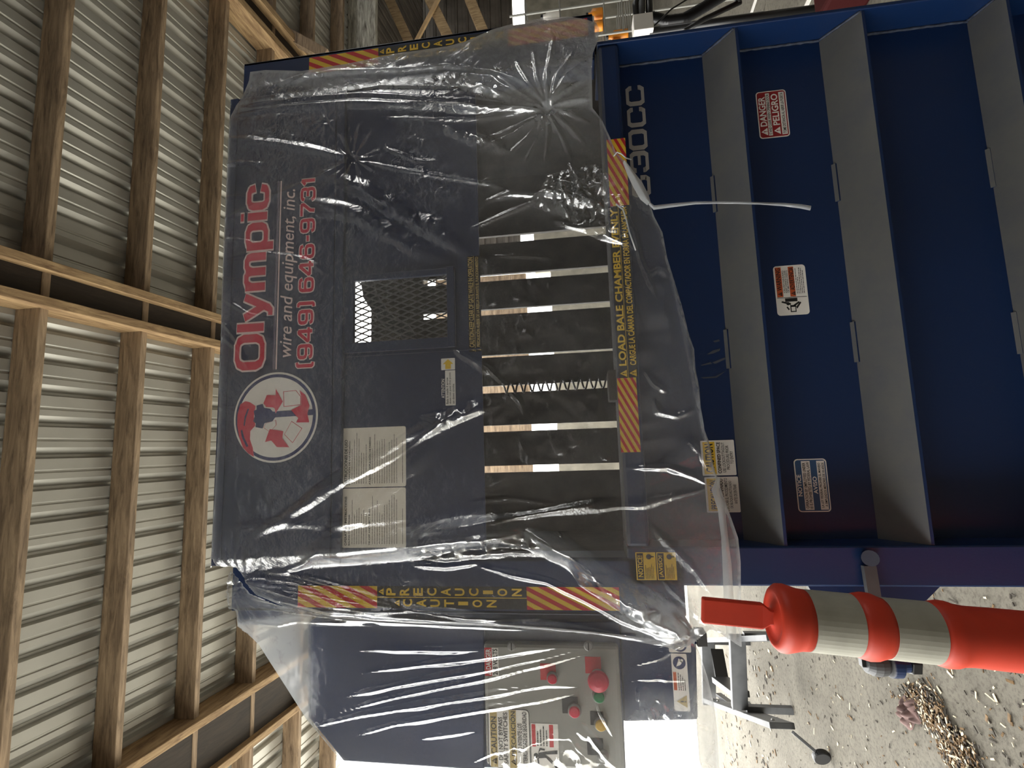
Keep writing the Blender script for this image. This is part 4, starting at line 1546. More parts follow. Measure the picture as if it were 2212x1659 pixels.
def haze_front(X, Z):
    h = .02 * np.ones(X.shape)
    h += .07 * soft_poly(X, Z, [(1360, 520), (1700, 500), (1700, 1420), (1380, 1420), (1340, 900)], .10)
    h += .05 * soft_poly(X, Z, [(1330, 1060), (1700, 1020), (1700, 1420), (1380, 1420)], .08)
    h += .36 * soft_poly(X, Z, [(520, 200), (560, 175), (760, 190), (960, 195), (1120, 235), (1300, 240), (1300, 0), (500, 0)], .05)
    h += .30 * soft_poly(X, Z, [(1300, 1300), (1400, 1285), (1500, 1300), (1545, 1390), (1380, 1390)], .05)  # extra milkiness to hide the housing side; bright crumple put into colour
    kx, kz = xz([(1182, 241)])[0]
    r = np.hypot(X - kx, Z - kz)
    h += .22 * np.exp(-(r / .09) ** 1.2)
    h += .10 * soft_poly(X, Z, [(880, 255), (1180, 230), (1290, 260), (1390, 480), (1180, 480), (1000, 400)], .10)
    d, t, sd = seg_dist(X, Z, xz([(640, 1196), (880, 1172), (1135, 1145), (1250, 1210), (1350, 1275), (1497, 1376)]))
    h += .12 * np.clip(1 - d / .05, 0, 1)
    d, t, sd = seg_dist(X, Z, xz([(520, 1280), (700, 1322), (900, 1340), (1200, 1364)]))
    h += .15 * np.clip(1 - d / .03, 0, 1)  # white put along the bright streak, a painted highlight
    d, t, sd = seg_dist(X, Z, FO + [FO[0]])
    h += .35 * np.clip(1 - d / .012, 0, 1)
    return h


ridges = [
    rdg([(540, 1165), (620, 1120), (700, 1060), (800, 1000), (880, 945), (960, 912), (1100, 868)], 20, 15),
    rdg([(760, 1040), (850, 990), (930, 935), (985, 895)], 9, 9),
    rdg([(640, 1196), (760, 1184), (880, 1168), (1000, 1150), (1100, 1142), (1135, 1138)], 34, 24),
    rdg([(1000, 1178), (1090, 1165), (1180, 1172), (1240, 1205)], 22, 14),
    rdg([(1120, 1140), (1190, 1168), (1260, 1212), (1330, 1262), (1400, 1318), (1470, 1368), (1497, 1376)], 16, 22),
    rdg([(1185, 1146), (1235, 1188), (1285, 1238), (1340, 1275), (1420, 1300), (1480, 1340)], 10, 15),
    rdg([(1200, 1142), (1225, 1165), (1275, 1215), (1290, 1240)], 7, 11),
    rdg([(1020, 1225), (1100, 1245), (1180, 1262), (1260, 1300), (1340, 1340), (1460, 1384)], 9, 15),
    rdg([(700, 1195), (690, 1193), (650, 1222), (600, 1240), (560, 1242)], 9, 10),
    rdg([(590, 1240), (680, 1262), (780, 1290), (880, 1318), (1000, 1336), (1120, 1345)], 7, 12),
    rdg([(520, 1268), (640, 1285), (760, 1306), (900, 1325), (1060, 1338)], 7, 12),
    rdg([(512, 1262), (620, 1296), (740, 1316), (900, 1330)], 6, 12),
    rdg([(520, 1250), (620, 1262), (720, 1288), (860, 1314)], 6, 9),
    rdg([(980, 1132), (1090, 1118), (1220, 1100), (1380, 1090), (1500, 1060), (1540, 1045)], 12, 9),
    rdg([(900, 1142), (1020, 1132), (1140, 1112), (1280, 1085), (1400, 1075)], 8, 7),
    rdg([(480, 1140), (600, 1132), (760, 1128), (900, 1120)], 16, 7),
    rdg([(484, 300), (600, 312), (700, 330), (760, 346)], 16, 9),
    rdg([(490, 250), (620, 230), (760, 225), (900, 232), (1040, 238), (1170, 241)], 16, 14),
    rdg([(500, 222), (640, 205), (780, 200), (900, 215), (1020, 222), (1180, 238)], 12, 12),
    rdg([(560, 175), (640, 150), (720, 142), (860, 138), (960, 128), (1060, 145), (1130, 180), (1178, 236)], 9, 13),
    rdg([(700, 196), (820, 178), (960, 188), (1080, 208), (1175, 238)], 9, 11),
    rdg([(610, 168), (655, 150), (690, 150)], 7, 10),
    rdg([(480, 478), (560, 440), (680, 390), (765, 346)], 9, 7),
    rdg([(482, 560), (560, 548), (660, 560), (720, 600)], 9, 5),
    rdg([(476, 640), (540, 680), (600, 690)], 7, 6),
    rdg([(474, 720), (520, 760), (540, 800)], 7, 6),
    rdg([(765, 346), (850, 365), (960, 385), (1060, 400), (1120, 420)], 7, 9),
    rdg([(1040, 440), (1100, 420), (1170, 425), (1260, 440), (1330, 470), (1370, 500)], 10, 14),
    rdg([(1010, 500), (1080, 470), (1150, 440), (1195, 400)], 7, 10),
    rdg([(1060, 555), (1150, 555), (1200, 562)], 5, 6),
    rdg([(1340, 330), (1346, 400), (1350, 470), (1352, 560), (1362, 640), (1390, 720)], 5, 8),
    rdg([(1330, 450), (1370, 500), (1382, 560), (1398, 600), (1420, 660)], 7, 9),
    rdg([(1395, 600), (1420, 585), (1445, 600)], 9, 9),
    rdg([(1390, 800), (1410, 830), (1440, 850)], 8, 9),
    rdg([(1410, 860), (1420, 890), (1460, 900), (1500, 885)], 9, 10),
    rdg([(1000, 768), (1050, 790), (1090, 830), (1125, 870), (1135, 905)], 7, 11),
    rdg([(980, 755), (1040, 795), (1060, 812)], 8, 10),
    rdg([(1350, 1010), (1440, 1008), (1500, 1030), (1545, 1055)], 9, 9),
    rdg([(1480, 950), (1510, 980), (1530, 1020)], 8, 8),
    rdg([(1400, 1130), (1450, 1180), (1500, 1230), (1540, 1290)], 10, 8),
    rdg([(1430, 1250), (1470, 1290), (1510, 1330), (1530, 1350)], 9, 12),
    rdg([(1440, 560), (1475, 700), (1500, 830), (1530, 990), (1580, 1150)], 9, 7),
    rdg([(860, 1172), (1000, 1152), (1135, 1138)], 30, 20) + (.065,),
    rdg([(1135, 1140), (1250, 1207), (1350, 1275), (1480, 1366)], 34, 24) + (.030,),
    rdg([(830, 215), (1004, 242), (1182, 241)], 7.7, 8),
    rdg([(900, 228), (1040, 245), (1182, 241)], 6.6, 8),
    rdg([(960, 236), (1070, 247), (1182, 241)], 7.7, 9.6),
    rdg([(820, 256), (1001, 262), (1182, 241)], 6.6, 7.2),
    rdg([(905, 262), (1044, 262), (1182, 241)], 5.5, 5.6),
    rdg([(1005, 320), (1096, 287), (1182, 241)], 5.5, 6.4),
    rdg([(1030, 330), (1109, 291), (1182, 241)], 5.5, 7.2),
    rdg([(1090, 345), (1140, 296), (1182, 241)], 5.5, 6.4),
    rdg([(1130, 365), (1160, 305), (1182, 241)], 6.6, 6.4),
    rdg([(1178, 362), (1184, 301), (1182, 241)], 6.6, 6.4),
    rdg([(1235, 350), (1212, 293), (1182, 241)], 6.6, 6.4),
    rdg([(1268, 318), (1228, 276), (1182, 241)], 6.6, 6.4),
    rdg([(1276, 270), (1230, 251), (1182, 241)], 8.8, 7.2),
    rdg([(1275, 215), (1227, 224), (1182, 241)], 6.6, 7.2),
    rdg([(1262, 120), (1217, 177), (1182, 241)], 8.8, 8.8),
    rdg([(1240, 90), (1204, 163), (1182, 241)], 7.7, 9.6),
    rdg([(1195, 60), (1181, 149), (1182, 241)], 7.7, 8),
    rdg([(1150, 90), (1159, 166), (1182, 241)], 5.5, 7.2),
    rdg([(1110, 110), (1140, 178), (1182, 241)], 6.6, 6.4),
    rdg([(1060, 150), (1117, 200), (1182, 241)], 6.6, 7.2),
    rdg([(1010, 185), (1093, 219), (1182, 241)], 6.6, 6.4),
    rdg([(1230, 180), (1203, 208), (1182, 241)], 9.9, 10.4),
    rdg([(1255, 175), (1215, 205), (1182, 241)], 5.5, 8),
    rdg([(560, 1298), (700, 1324), (900, 1342), (1060, 1350), (1250, 1368), (1400, 1384)], 13, 16),
    rdg([(640, 1305), (780, 1322), (960, 1330), (1100, 1345)], 9, 12),
    rdg([(1240, 1190), (1320, 1240), (1400, 1295), (1480, 1350)], 8, 12), rdg([(1260, 1225), (1340, 1285), (1420, 1340), (1485, 1374)], 8, 12),
    rdg([(1300, 1225), (1380, 1265), (1450, 1310), (1502, 1362)], 9, 12), rdg([(1270, 1245), (1330, 1295), (1400, 1345), (1470, 1380)], 8, 12),
    rdg([(890, 1195), (980, 1180), (1080, 1170), (1170, 1185), (1240, 1210)], 9, 12), rdg([(900, 1215), (1000, 1205), (1100, 1195), (1180, 1205)], 9, 11),
    rdg([(880, 1225), (960, 1228), (1040, 1218)], 9, 10), rdg([(860, 1182), (960, 1168), (1060, 1158), (1130, 1150)], 9, 12),
    rdg([(1180, 400), (1260, 410), (1340, 400)], 10, 12), rdg([(1190, 480), (1270, 500), (1350, 530)], 10, 13), rdg([(1230, 350), (1250, 420), (1300, 480)], 9, 11),
    rdg([(690, 372), (800, 415), (930, 498), (1030, 560)], 30, 10),
    rdg([(640, 430), (780, 470), (900, 540), (970, 565)], 28, 9),
    rdg([(700, 1160), (790, 1100), (880, 1010), (940, 960)], 30, 10),
    rdg([(476, 360), (520, 352), (580, 356)], 6, 6), rdg([(474, 430), (515, 425), (560, 432)], 5, 5), rdg([(472, 520), (520, 520), (570, 530)], 6, 5),
    rdg([(470, 600), (500, 604), (540, 614)], 5, 5), rdg([(480, 690), (510, 730), (525, 760)], 6, 7), rdg([(470, 880), (500, 884), (530, 880)], 5, 5),
    rdg([(830, 320), (900, 350), (960, 352)], 7, 7), rdg([(900, 395), (920, 380), (910, 360)], 4, 6), rdg([(1210, 1090), (1100, 1075), (1020, 1085)], 6, 4),
]
kn = lambda x, y, R, h, n, ph: ((xz([(x, y)])[0]), R * PX, h * .001, n, ph)
knots = [kn(1182, 241, 70, 12, 11, .4), kn(765, 345, 46, 9, 10, 1.1), kn(706, 263, 24, 6, 8, .3), kn(505, 1262, 60, 10, 12, .9), kn(1497, 1374, 70, 12, 12, .2)]
zones = [(xz([(1215, 1195), (1300, 1215), (1400, 1270), (1480, 1330), (1505, 1378), (1420, 1378), (1330, 1322), (1250, 1270)]), .034, 24),
         (xz([(1180, 380), (1300, 350), (1360, 420), (1370, 540), (1290, 520), (1210, 470), (1150, 450)]), .024, 30),
         (xz([(880, 1180), (1050, 1150), (1140, 1142), (1180, 1200), (1080, 1212), (960, 1222), (880, 1215)]), .020, 24),
         (xz([(1260, 1235), (1360, 1262), (1450, 1310), (1490, 1365), (1420, 1360), (1330, 1310)]), .018, 26),
         (xz([(940, 205), (1040, 170), (1120, 190), (1100, 215), (1000, 225)]), .015, 22),
         (xz([(900, 262), (1010, 275), (1080, 300), (1120, 340), (1040, 330), (950, 290)]), .013, 26),
         (xz([(900, 900), (1000, 870), (1060, 850), (1050, 890), (960, 930)]), .012, 28),
         (xz([(1300, 560), (1440, 580), (1490, 800), (1530, 1000), (1400, 1050), (1330, 900)]), .008, 9),
         (xz([(1040, 560), (1300, 560), (1320, 1000), (1050, 1060)]), .006, 22)]
film_sheet('sheet', FO, depth_front, ridges, knots, zones, 'film', .0046, film, 3, .004, haze_front)

# the sheet turns back over the top of the header
tp = [(x, z) for x, z in xz([(457, 1226), (466, 1060), (476, 800), (484, 560), (496, 290), (499, 216)])]
vs, fs = [], []
for i, (x, z) in enumerate(tp):
    for k, (dy, dz) in enumerate(((0, 0), (.03, .012), (.12, .006), (.36, .004), (.48, .0))):
        vs.append((x, YF + dy - .004, z + dz + .004 * math.sin(i * 2.1 + k)))
n = 5
for i in range(len(tp) - 1):
    for k in range(n - 1):
        fs.append((i * n + k, (i + 1) * n + k, (i + 1) * n + k + 1, i * n + k + 1))
MB().add(vs, fs, 'film').build('top_fold', film, smooth=True)


# folded hem along the lower left edge, a thicker band of the same film
def ribbon(path, wids, mat, name, parent, Y, seed=1, curl=.006):
    """strip of film following a path in (x, z)"""
    r = random.Random(seed)
    vs, fs = [], []
    n = len(path)
    for i, (x, z) in enumerate(path):
        a, b = path[max(i - 1, 0)], path[min(i + 1, n - 1)]
        dx, dz = b[0] - a[0], b[1] - a[1]
        l = math.hypot(dx, dz) or 1
        nx, nz = -dz / l, dx / l
        w = wids[i]
        yy = Y(i) if callable(Y) else Y
        for k in (-1, -.33, .33, 1):
            vs.append((x + nx * w * k, yy - curl * (1 - k * k) + r.uniform(-.001, .001), z + nz * w * k))
    for i in range(n - 1):
        for k in range(3):
            fs.append((i * 4 + k, i * 4 + k + 1, (i + 1) * 4 + k + 1, (i + 1) * 4 + k))
    return MB().add(vs, fs, mat).build(name, parent, smooth=True)


hem = xz([(1552, 1030), (1545, 1058), (1558, 1100), (1565, 1160), (1570, 1220), (1573, 1280), (1577, 1340), (1580, 1380)], YF - .022)
ribbon(hem, [.004, .010, .009, .009, .011, .012, .013, .012], 'film_hem', 'folded_hem', film, YF - .024, 4)
bunch = xz([(1348, 352), (1362, 376), (1378, 402), (1392, 428), (1402, 443)], YF - .03)
ribbon(bunch, [.004, .010, .014, .013, .006], 'film_white', 'bunched_edge', film, YF - .034, 5, .012)
strip = xz([(1402, 443), (1412, 450), (1450, 446), (1500, 443), (1540, 443), (1590, 441), (1640, 441), (1690, 445), (1725, 451), (1746, 455)], YF - .02)
ribbon(strip, [.004, .007, .006, .0045, .004, .003, .0035, .005, .006, .007], 'film_white', 'torn_strip', film, lambda i: YF - .03 + .006 * math.sin(i * 1.3), 6, .004)
curlp = xz([(1325, 340), (1332, 333), (1342, 337), (1352, 344), (1364, 345)], YF - .03)
MB().tube([(x, YF - .035 - .006 * math.sin(k), z) for k, (x, z) in enumerate(curlp)], .0018, 'film_white', 6).build('torn_thread', film, smooth=True)
thr = xz([(1330, 446), (1345, 458), (1352, 480), (1358, 505), (1372, 545)], YF - .03)
MB().tube([(x, YF - .045, z) for x, z in thr], .0022, 'film_white', 6).build('torn_thread', film, smooth=True)

# second sheet, stretched over the control cabinet
YK = -0.035
cab = thing('plastic_film', 'clear plastic sheet pulled tight over the control cabinet with buttons, in long streaks', 'plastic sheet', (-0.75, -0.03, 1.7))
cab_outline = [(500, 1232), (492, 1262), (494, 1312), (512, 1318), (515, 1352), (530, 1362), (560, 1392), (600, 1455), (635, 1510), (662, 1552), (690, 1585), (720, 1622), (748, 1648), (790, 1662), (900, 1690), (1200, 1700), (1552, 1690),
               (1552, 1640), (1548, 1570), (1542, 1520), (1530, 1470), (1518, 1432), (1508, 1404), (1496, 1380),
               (1460, 1394), (1400, 1378), (1320, 1368), (1200, 1356), (1080, 1348), (960, 1344), (820, 1338), (700, 1328), (600, 1306), (540, 1281), (515, 1247)]
CO = xz(cab_outline, YK)
kx, kz = xz([(1495, 1378)], YK)[0]


def depth_cab(X, Z):
    y = np.full(X.shape, YK)
    return y


rk = lambda pts, w, h: (xz(pts, YK), w * PX, h * .001)
rc = [rk([(760, 1403), (817, 1402), (1008, 1401), (1150, 1393), (1260, 1384)], 13, 11),
      rk([(760, 1456), (817, 1446), (960, 1428), (1038, 1418), (1180, 1400), (1280, 1388)], 11, 10),
      rk([(730, 1506), (780, 1496), (900, 1470), (1053, 1443), (1180, 1417), (1280, 1392)], 12, 13),
      rk([(720, 1540), (820, 1512), (930, 1487), (1038, 1465), (1180, 1432), (1300, 1400)], 8, 12),
      rk([(681, 1566), (790, 1541), (930, 1517), (1053, 1498), (1180, 1477), (1270, 1482)], 10, 16),
      rk([(760, 1590), (850, 1563), (960, 1543), (1053, 1527), (1160, 1512), (1265, 1490)], 9, 14),
      rk([(900, 1595), (960, 1585), (1040, 1575)], 8, 8),
      rk([(1010, 1650), (1060, 1625), (1120, 1605), (1160, 1592), (1230, 1570)], 8, 13),
      rk([(1100, 1610), (1180, 1590), (1230, 1585), (1250, 1610), (1290, 1650)], 7, 12),
      rk([(1285, 1500), (1300, 1540), (1330, 1600)], 7, 11),
      rk([(1240, 1550), (1275, 1580), (1300, 1620), (1340, 1665)], 8, 13),
      rk([(1350, 1468), (1420, 1462), (1500, 1470)], 8, 9),
      rk([(1350, 1440), (1420, 1420), (1480, 1392)], 5, 9),
      rk([(1370, 1420), (1440, 1405), (1490, 1384)], 4, 8),
      rk([(1390, 1500), (1410, 1540), (1420, 1600)], 9, 9),
      rk([(1420, 1500), (1450, 1560), (1440, 1620)], 9, 9),
      rk([(1510, 1420), (1500, 1480), (1480, 1560), (1440, 1620)], 14, 14),
      rk([(1540, 1530), (1530, 1600), (1500, 1680)], 14, 12),
      rk([(520, 1330), (560, 1345), (600, 1350), (640, 1340), (720, 1342), (860, 1350)], 7, 8),
      rk([(500, 1300), (560, 1308), (640, 1322), (760, 1336), (960, 1348), (1200, 1362)], 7, 12),
      rk([(500, 1285), (580, 1297), (680, 1318), (820, 1336)], 5, 9)]
kc = [(xz([(1495, 1380)], YK)[0], 80 * PX, .007, 14, .7), (xz([(502, 1268)], YK)[0], 60 * PX, .010, 14, .3)]
zc = [(xz([(1080, 1570), (1250, 1545), (1330, 1600), (1345, 1670), (1060, 1670)], YK), .013, 20),
      (xz([(1370, 1470), (1480, 1480), (1500, 1560), (1440, 1680), (1360, 1680)], YK), .014, 17),
      (xz([(505, 1348), (530, 1345), (545, 1375), (520, 1372)], YK), .01, 60)]


def haze_cab(X, Z):
    h = .01 * np.ones(X.shape)
    h += .30 * soft_poly(X, Z, [(1344, 1545), (1400, 1500), (1480, 1520), (1520, 1440), (1600, 1560), (1600, 1720), (1344, 1720)], .05)
    h += .50 * soft_poly(X, Z, [(490, 1350), (560, 1340), (664, 1330), (664, 1580), (600, 1520)], .02)
    d, t, sd = seg_dist(X, Z, xz([(500, 1290), (640, 1322), (900, 1346), (1200, 1362), (1495, 1380)], YK))
    h += .15 * np.clip(1 - d / .035, 0, 1)  # bright streak painted into the milkiness of this sheet too
    d, t, sd = seg_dist(X, Z, CO + [CO[0]])
    h += .35 * np.clip(1 - d / .010, 0, 1)
    return h


film_sheet('sheet', CO, depth_cab, rc, kc, zc, 'film_cab', .0046, cab, 41, .0022, haze_cab, 2.4)

# ================================================================== orange channelizer post
YD0 = -0.47
a0, a1 = at(1516, 1317, YD0), at(2212, 1386, YD0 + .01)
axis = (a1 - a0).normalized()
L_ = (a0.z - 0.06) / -axis.z
foot = a0 + axis * L_
up_ = -axis


def along(px):                                # distance from the foot for a mark measured along the post
    best = min(np.linspace(0, L_, 1500), key=lambda t: abs(px_of(a0 + axis * t)[0] - px))
    return L_ - best


def px_of(p):
    v = p - CAM
    c_ = M @ np.array([v.x, -v.z, v.y])
    return 1106 + F * c_[1] / c_[2], 1659 - 829.5 - F * c_[0] / c_[2]


post = thing('traffic_post', 'orange plastic channelizer post with two pale reflective bands and a flat grab handle', 'traffic post', (foot.x, foot.y, 0))
c_mid = M @ np.array([*(lambda v: (v.x, -v.z, v.y))(a0 + axis * .15 - CAM)])
rp = lambda px, half: half * (M @ np.array([(q := (a0 + axis * (L_ - along(px))) - CAM).x, -q.z, q.y]))[2] / F
marks = [(1648, 12), (1652, 26), (1649, 44), (1652, 53), (1658, 61), (1672, 68), (1690, 70), (1708, 67), (1724, 63), (1738, 62)]
H_ = lambda px: along(px)
# upper cap
prof = [(rp(1738, 62), H_(1738)), (rp(1724, 63), H_(1722)), (rp(1708, 67), H_(1706)), (rp(1690, 70), H_(1692)), (rp(1676, 69), H_(1680)), (rp(1668, 63), H_(1672)), (rp(1665, 55), H_(1668)), (rp(1665, 48), H_(1671)), (rp(1665, 36), H_(1673)), (rp(1660, 22), H_(1668)), (.006, H_(1664))]
MB().lathe(prof, foot, up_, 'orange', 40).build('cap', post, smooth=True)
MB().lathe([(rp(1740, 60), H_(1842)), (rp(1740, 62.5), H_(1840)), (rp(1740, 62.5), H_(1740)), (rp(1740, 60), H_(1738))], foot, up_, 'band', 40).build('reflective_band', post, smooth=False)
prof = [(rp(1905, 61), H_(1906)), (rp(1890, 64), H_(1894)), (rp(1876, 68), H_(1882)), (rp(1862, 69), H_(1868)), (rp(1850, 66), H_(1852)), (rp(1840, 62), H_(1840))]
MB().lathe(prof, foot, up_, 'orange', 40).build('collar', post, smooth=True)
MB().lathe([(rp(1905, 59), H_(2010)), (rp(1905, 62), H_(2008)), (rp(1905, 62), H_(1906)), (rp(1905, 59), H_(1904))], foot, up_, 'band', 40).build('reflective_band', post, smooth=False)
prof = [(rp(2100, 66), .0), (rp(2100, 64), .10), (rp(2100, 62), H_(2150)), (rp(2100, 61), H_(2090)), (rp(2050, 63), H_(2062)), (rp(2040, 67), H_(2048)), (rp(2030, 68), H_(2034)), (rp(2020, 65), H_(2020)), (rp(2010, 61), H_(2008))]
MB().lathe(prof, foot, up_, 'orange', 40).build('body', post, smooth=True)
# flat grab handle
sdv = up_.cross(Vector((0, 1, 0))).normalized()
nrm = sdv.cross(up_).normalized()
hw = rp(1580, 26.5)
vs, fs = [], []
for h, w, th in ((H_(1672), hw * .55, .012), (H_(1660), hw * .62, .010), (H_(1652), hw * .85, .009), (H_(1645), hw, .008), (H_(1580), hw, .008), (H_(1516), hw, .008)):
    c_ = foot + up_ * h
    for i, j in ((-1, -1), (1, -1), (1, 1), (-1, 1)):
        vs.append(c_ + sdv * (i * w) + nrm * (j * th))
for k in range(5):
    for q in range(4):
        q2 = (q + 1) % 4
        fs.append((k * 4 + q, k * 4 + q2, k * 4 + 4 + q2, k * 4 + 4 + q))
fs += [(3, 2, 1, 0), (20, 21, 22, 23)]
MB().add(vs, fs, 'orange').build('grab_handle', post, bevel=.003)
MB().lathe([(.20, 0), (.20, .03), (.15, .045), (.085, .055), (.075, .075)], (foot.x, foot.y, 0), (0, 0, 1), 'black', 8).build('rubber_base', post)

# ================================================================== steel cart behind on the left
ZC_ = .40
A0, A1 = atz(1529, 1385, ZC_), atz(1532, 1520, ZC_)
B0, B1 = atz(1592, 1372, ZC_), atz(1598, 1530, ZC_)
C1 = atz(1690, 1568, .27)
cart = thing('steel_cart', 'low grey steel frame on casters standing on the concrete left of the baler', 'cart', ((A0.x + B1.x) / 2, (A0.y + B1.y) / 2, 0))
MB().bar(A0, A1, .05, .13, 'steel').build('rail', cart, bevel=.004)
MB().bar(B0 + Vector((0, 0, 0)), B1, .05, .12, 'steel').build('rail', cart, bevel=.004)
ca = atz(1543, 1508, ZC_ - .01)
mb = MB().bar(atz(1538, 1514, ZC_), C1, .04, .17, 'steel')
mb.build('cross_member', cart, bevel=.004)
for t in (.06, .16, .52, .93):
    p = atz(1538, 1514, ZC_).lerp(C1, t)
    MB().lathe([(.012, 0), (.012, .012), (.006, .016)], p + Vector((.022, -.01, .02)), (1, -.4, .1), 'zinc', 10).build('bolt', cart)
# right cross member leads back toward the machine
MB().bar(atz(1512, 1384, ZC_ + .02), atz(1672, 1378, ZC_ - .1), .04, .10, 'steel').build('cross_member', cart, bevel=.004)
# inner brace and jack
MB().bar(atz(1556, 1468, .36), atz(1600, 1500, .30), .05, .16, 'black').build('brace', cart, bevel=.004)
MB().bar(atz(1552, 1500, .34), atz(1602, 1538, .24), .03, .06, 'black').build('brace', cart, bevel=.004)
MB().bar(atz(1548, 1402, .32), atz(1562, 1480, .32), .03, .12, 'black').build('brace', cart, bevel=.004)
# caster under the near end
p = C1 + Vector((-.03, -.02, -.08))
mb = MB().bar(p + Vector((.0, 0, .02)), p + Vector((-.10, -.02, -.10)), .05, .02, 'steel')
mb.build('caster_fork', cart, bevel=.003)
wc = Vector((p.x - .13, p.y - .03, .055))
MB().lathe([(.02, -.02), (.05, -.02), (.055, -.014), (.055, .014), (.05, .02), (.02, .02)], wc, (.5, 1, 0), 'black', 24).build('caster_wheel', cart)
for q in (A0, A1, B1, B0):
    MB().box(q.x - .025, q.x + .025, q.y - .025, q.y + .025, 0, ZC_ - .05, 'steel').build('leg', cart)

# ================================================================== rubbish on the floor
def flake_stuff(name, spots, mats, label, cat, seed):
    r = random.Random(seed)
    mb = MB()
    for (x, y, z, l, w, h) in spots:
        a = r.uniform(0, math.pi)
        t = r.uniform(-.5, .5)
        c_, s_ = math.cos(a), math.sin(a)
        vs = []
        for k in (-1, 1):
            for i, j in ((-1, -1), (1, -1), (1, 1), (-1, 1)):
                u, v = i * l / 2 * r.uniform(.7, 1), j * w / 2 * r.uniform(.6, 1)
                vs.append((x + u * c_ - v * s_, y + u * s_ + v * c_, z + k * h / 2 + u * t * .5 + abs(u * t * .5)))
        mb.add(vs, [(3, 2, 1, 0), (4, 5, 6, 7), (0, 1, 5, 4), (1, 2, 6, 5), (2, 3, 7, 6), (3, 0, 4, 7)], r.choice(mats))
    return tag(mb.build(name), label, cat, None, 'stuff')


r = random.Random(5)
core = [(1968, 1492), (2000, 1520), (2030, 1560), (2060, 1600), (2085, 1640), (2110, 1690)]
spots = []
for k in range(1500):
    i = r.uniform(0, len(core) - 1.001)
    a, b = core[int(i)], core[int(i) + 1]
    f_ = i - int(i)
    w = 34 + 10 * math.sin(i * 2)
    px, py = a[0] + (b[0] - a[0]) * f_ + r.gauss(0, w * .42), a[1] + (b[1] - a[1]) * f_ + r.gauss(0, w * .42)
    p = atz(px, py, 0)
    spots.append((p.x, p.y, r.uniform(.003, .022), r.uniform(.006, .035), r.uniform(.004, .012), .003))
flake_stuff('wood_chips', spots, ['chip', 'chip', 'chip_dark', 'chip', 'chip_dark', 'chip_pale'], 'brown drift of wood chips and bark swept together on the concrete', 'wood chips', 9)
spots = []
for k in range(700):
    px, py = r.uniform(1620, 2240), r.uniform(1280, 1690)
    p = atz(px, py, 0)
    if k > 420:
        p = Vector((r.uniform(-3.2, -.6), r.uniform(-.8, 2.5), 0))
    s_ = r.choice((.6, 1, 1, 1.6))
    spots.append((p.x, p.y, .004, r.uniform(.008, .03) * s_, r.uniform(.004, .010) * s_, .003))
for k in range(160):
    px, py = r.uniform(1560, 1680), r.uniform(1400, 1690)
    p = atz(px, py, 0)
    spots.append((p.x, p.y, .004, r.uniform(.02, .06), r.uniform(.01, .03), .004))
flake_stuff('floor_litter', spots, ['chip_dark', 'chip_dark', 'chip_pale', 'chip'], 'scattered straw, splinters and dark crumbs over the concrete floor', 'litter', 11)

# pink crumpled rag
c_ = atz(1970, 1538, 0)
mb = MB()
N_ = 26
vs, fs = [], []
for i in range(N_):
    for j in range(N_):
        u, v = i / (N_ - 1) * 2 - 1, j / (N_ - 1) * 2 - 1
        rr = math.hypot(u, v)
        h = max(0, 1 - rr) ** .5 * .04 * (.55 + .9 * abs(math.sin(5 * u + 3 * v)) * abs(math.cos(4 * v - 3 * u)))
        k = 1 + .18 * math.sin(5 * math.atan2(v, u))
        if rr > 1:
            u, v = u / rr, v / rr
        vs.append((c_.x + u * .075 * k - v * .05, c_.y + v * .085 * k, .004 + h * 1.2))
for i in range(N_ - 1):
    for j in range(N_ - 1):
        fs.append((i * N_ + j, (i + 1) * N_ + j, (i + 1) * N_ + j + 1, i * N_ + j + 1))
tag(MB().add(vs, fs, 'rag').build('rag', smooth=True, origin=(c_.x, c_.y, 0)), 'dusty pink crumpled rag lying beside the wood chips', 'rag')

# ================================================================== right background
# weathered post and braces of the far bay
YB_ = RY1 - .02
p, q = at(765, 100, YB_), at(812, 40, YB_)
p2 = at(765, -60, YB_)
x0 = at(790, 95, YB_).x - .2
zt, zb = roof_z(YB_) - .003, at(811, 60, YB_).z
t = thing('eave_beam', 'pale weathered grey board along the far edge of the roof, right of the machine top', 'board', (x0 + 1.5, YB_, zb))
MB().box(x0 - 2.5, RX1 - .1, YB_, YB_ + .07, zb, zt, 'wood_z').build('board', t, bevel=.005)
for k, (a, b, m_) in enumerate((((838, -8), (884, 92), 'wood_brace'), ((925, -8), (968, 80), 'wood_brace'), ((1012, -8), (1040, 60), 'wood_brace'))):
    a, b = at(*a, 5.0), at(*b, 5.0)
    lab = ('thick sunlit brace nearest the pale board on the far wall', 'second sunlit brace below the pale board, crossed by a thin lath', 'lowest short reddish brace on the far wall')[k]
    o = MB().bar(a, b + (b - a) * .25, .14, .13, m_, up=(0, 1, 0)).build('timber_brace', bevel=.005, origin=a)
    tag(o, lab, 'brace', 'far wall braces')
a, b = at(948, -4, 4.9), at(902, 84, 4.9)
tag(MB().bar(a, a + (b - a) * 1.2, .05, .04, 'tan', up=(0, 1, 0)).build('timber_lath', origin=a), 'thin pale lath crossing the second brace on the far wall', 'lath')
# flat tie from the right rafter down
a, b = at(598, 62, 2.75), at(706, 122, 2.75)
tag(MB().bar(a, b, .10, .09, 'wood', up=(0, 1, 0)).build('timber_tie', origin=a), 'brown timber tie running from the sunlit rafter behind the machine top', 'brace')
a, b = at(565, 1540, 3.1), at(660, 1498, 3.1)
tag(MB().bar(a, b, .12, .10, 'wood_brace', up=(0, 1, 0)).build('timber_tie', origin=a), 'orange brown timber tie beside the lower left rafter pair', 'brace')

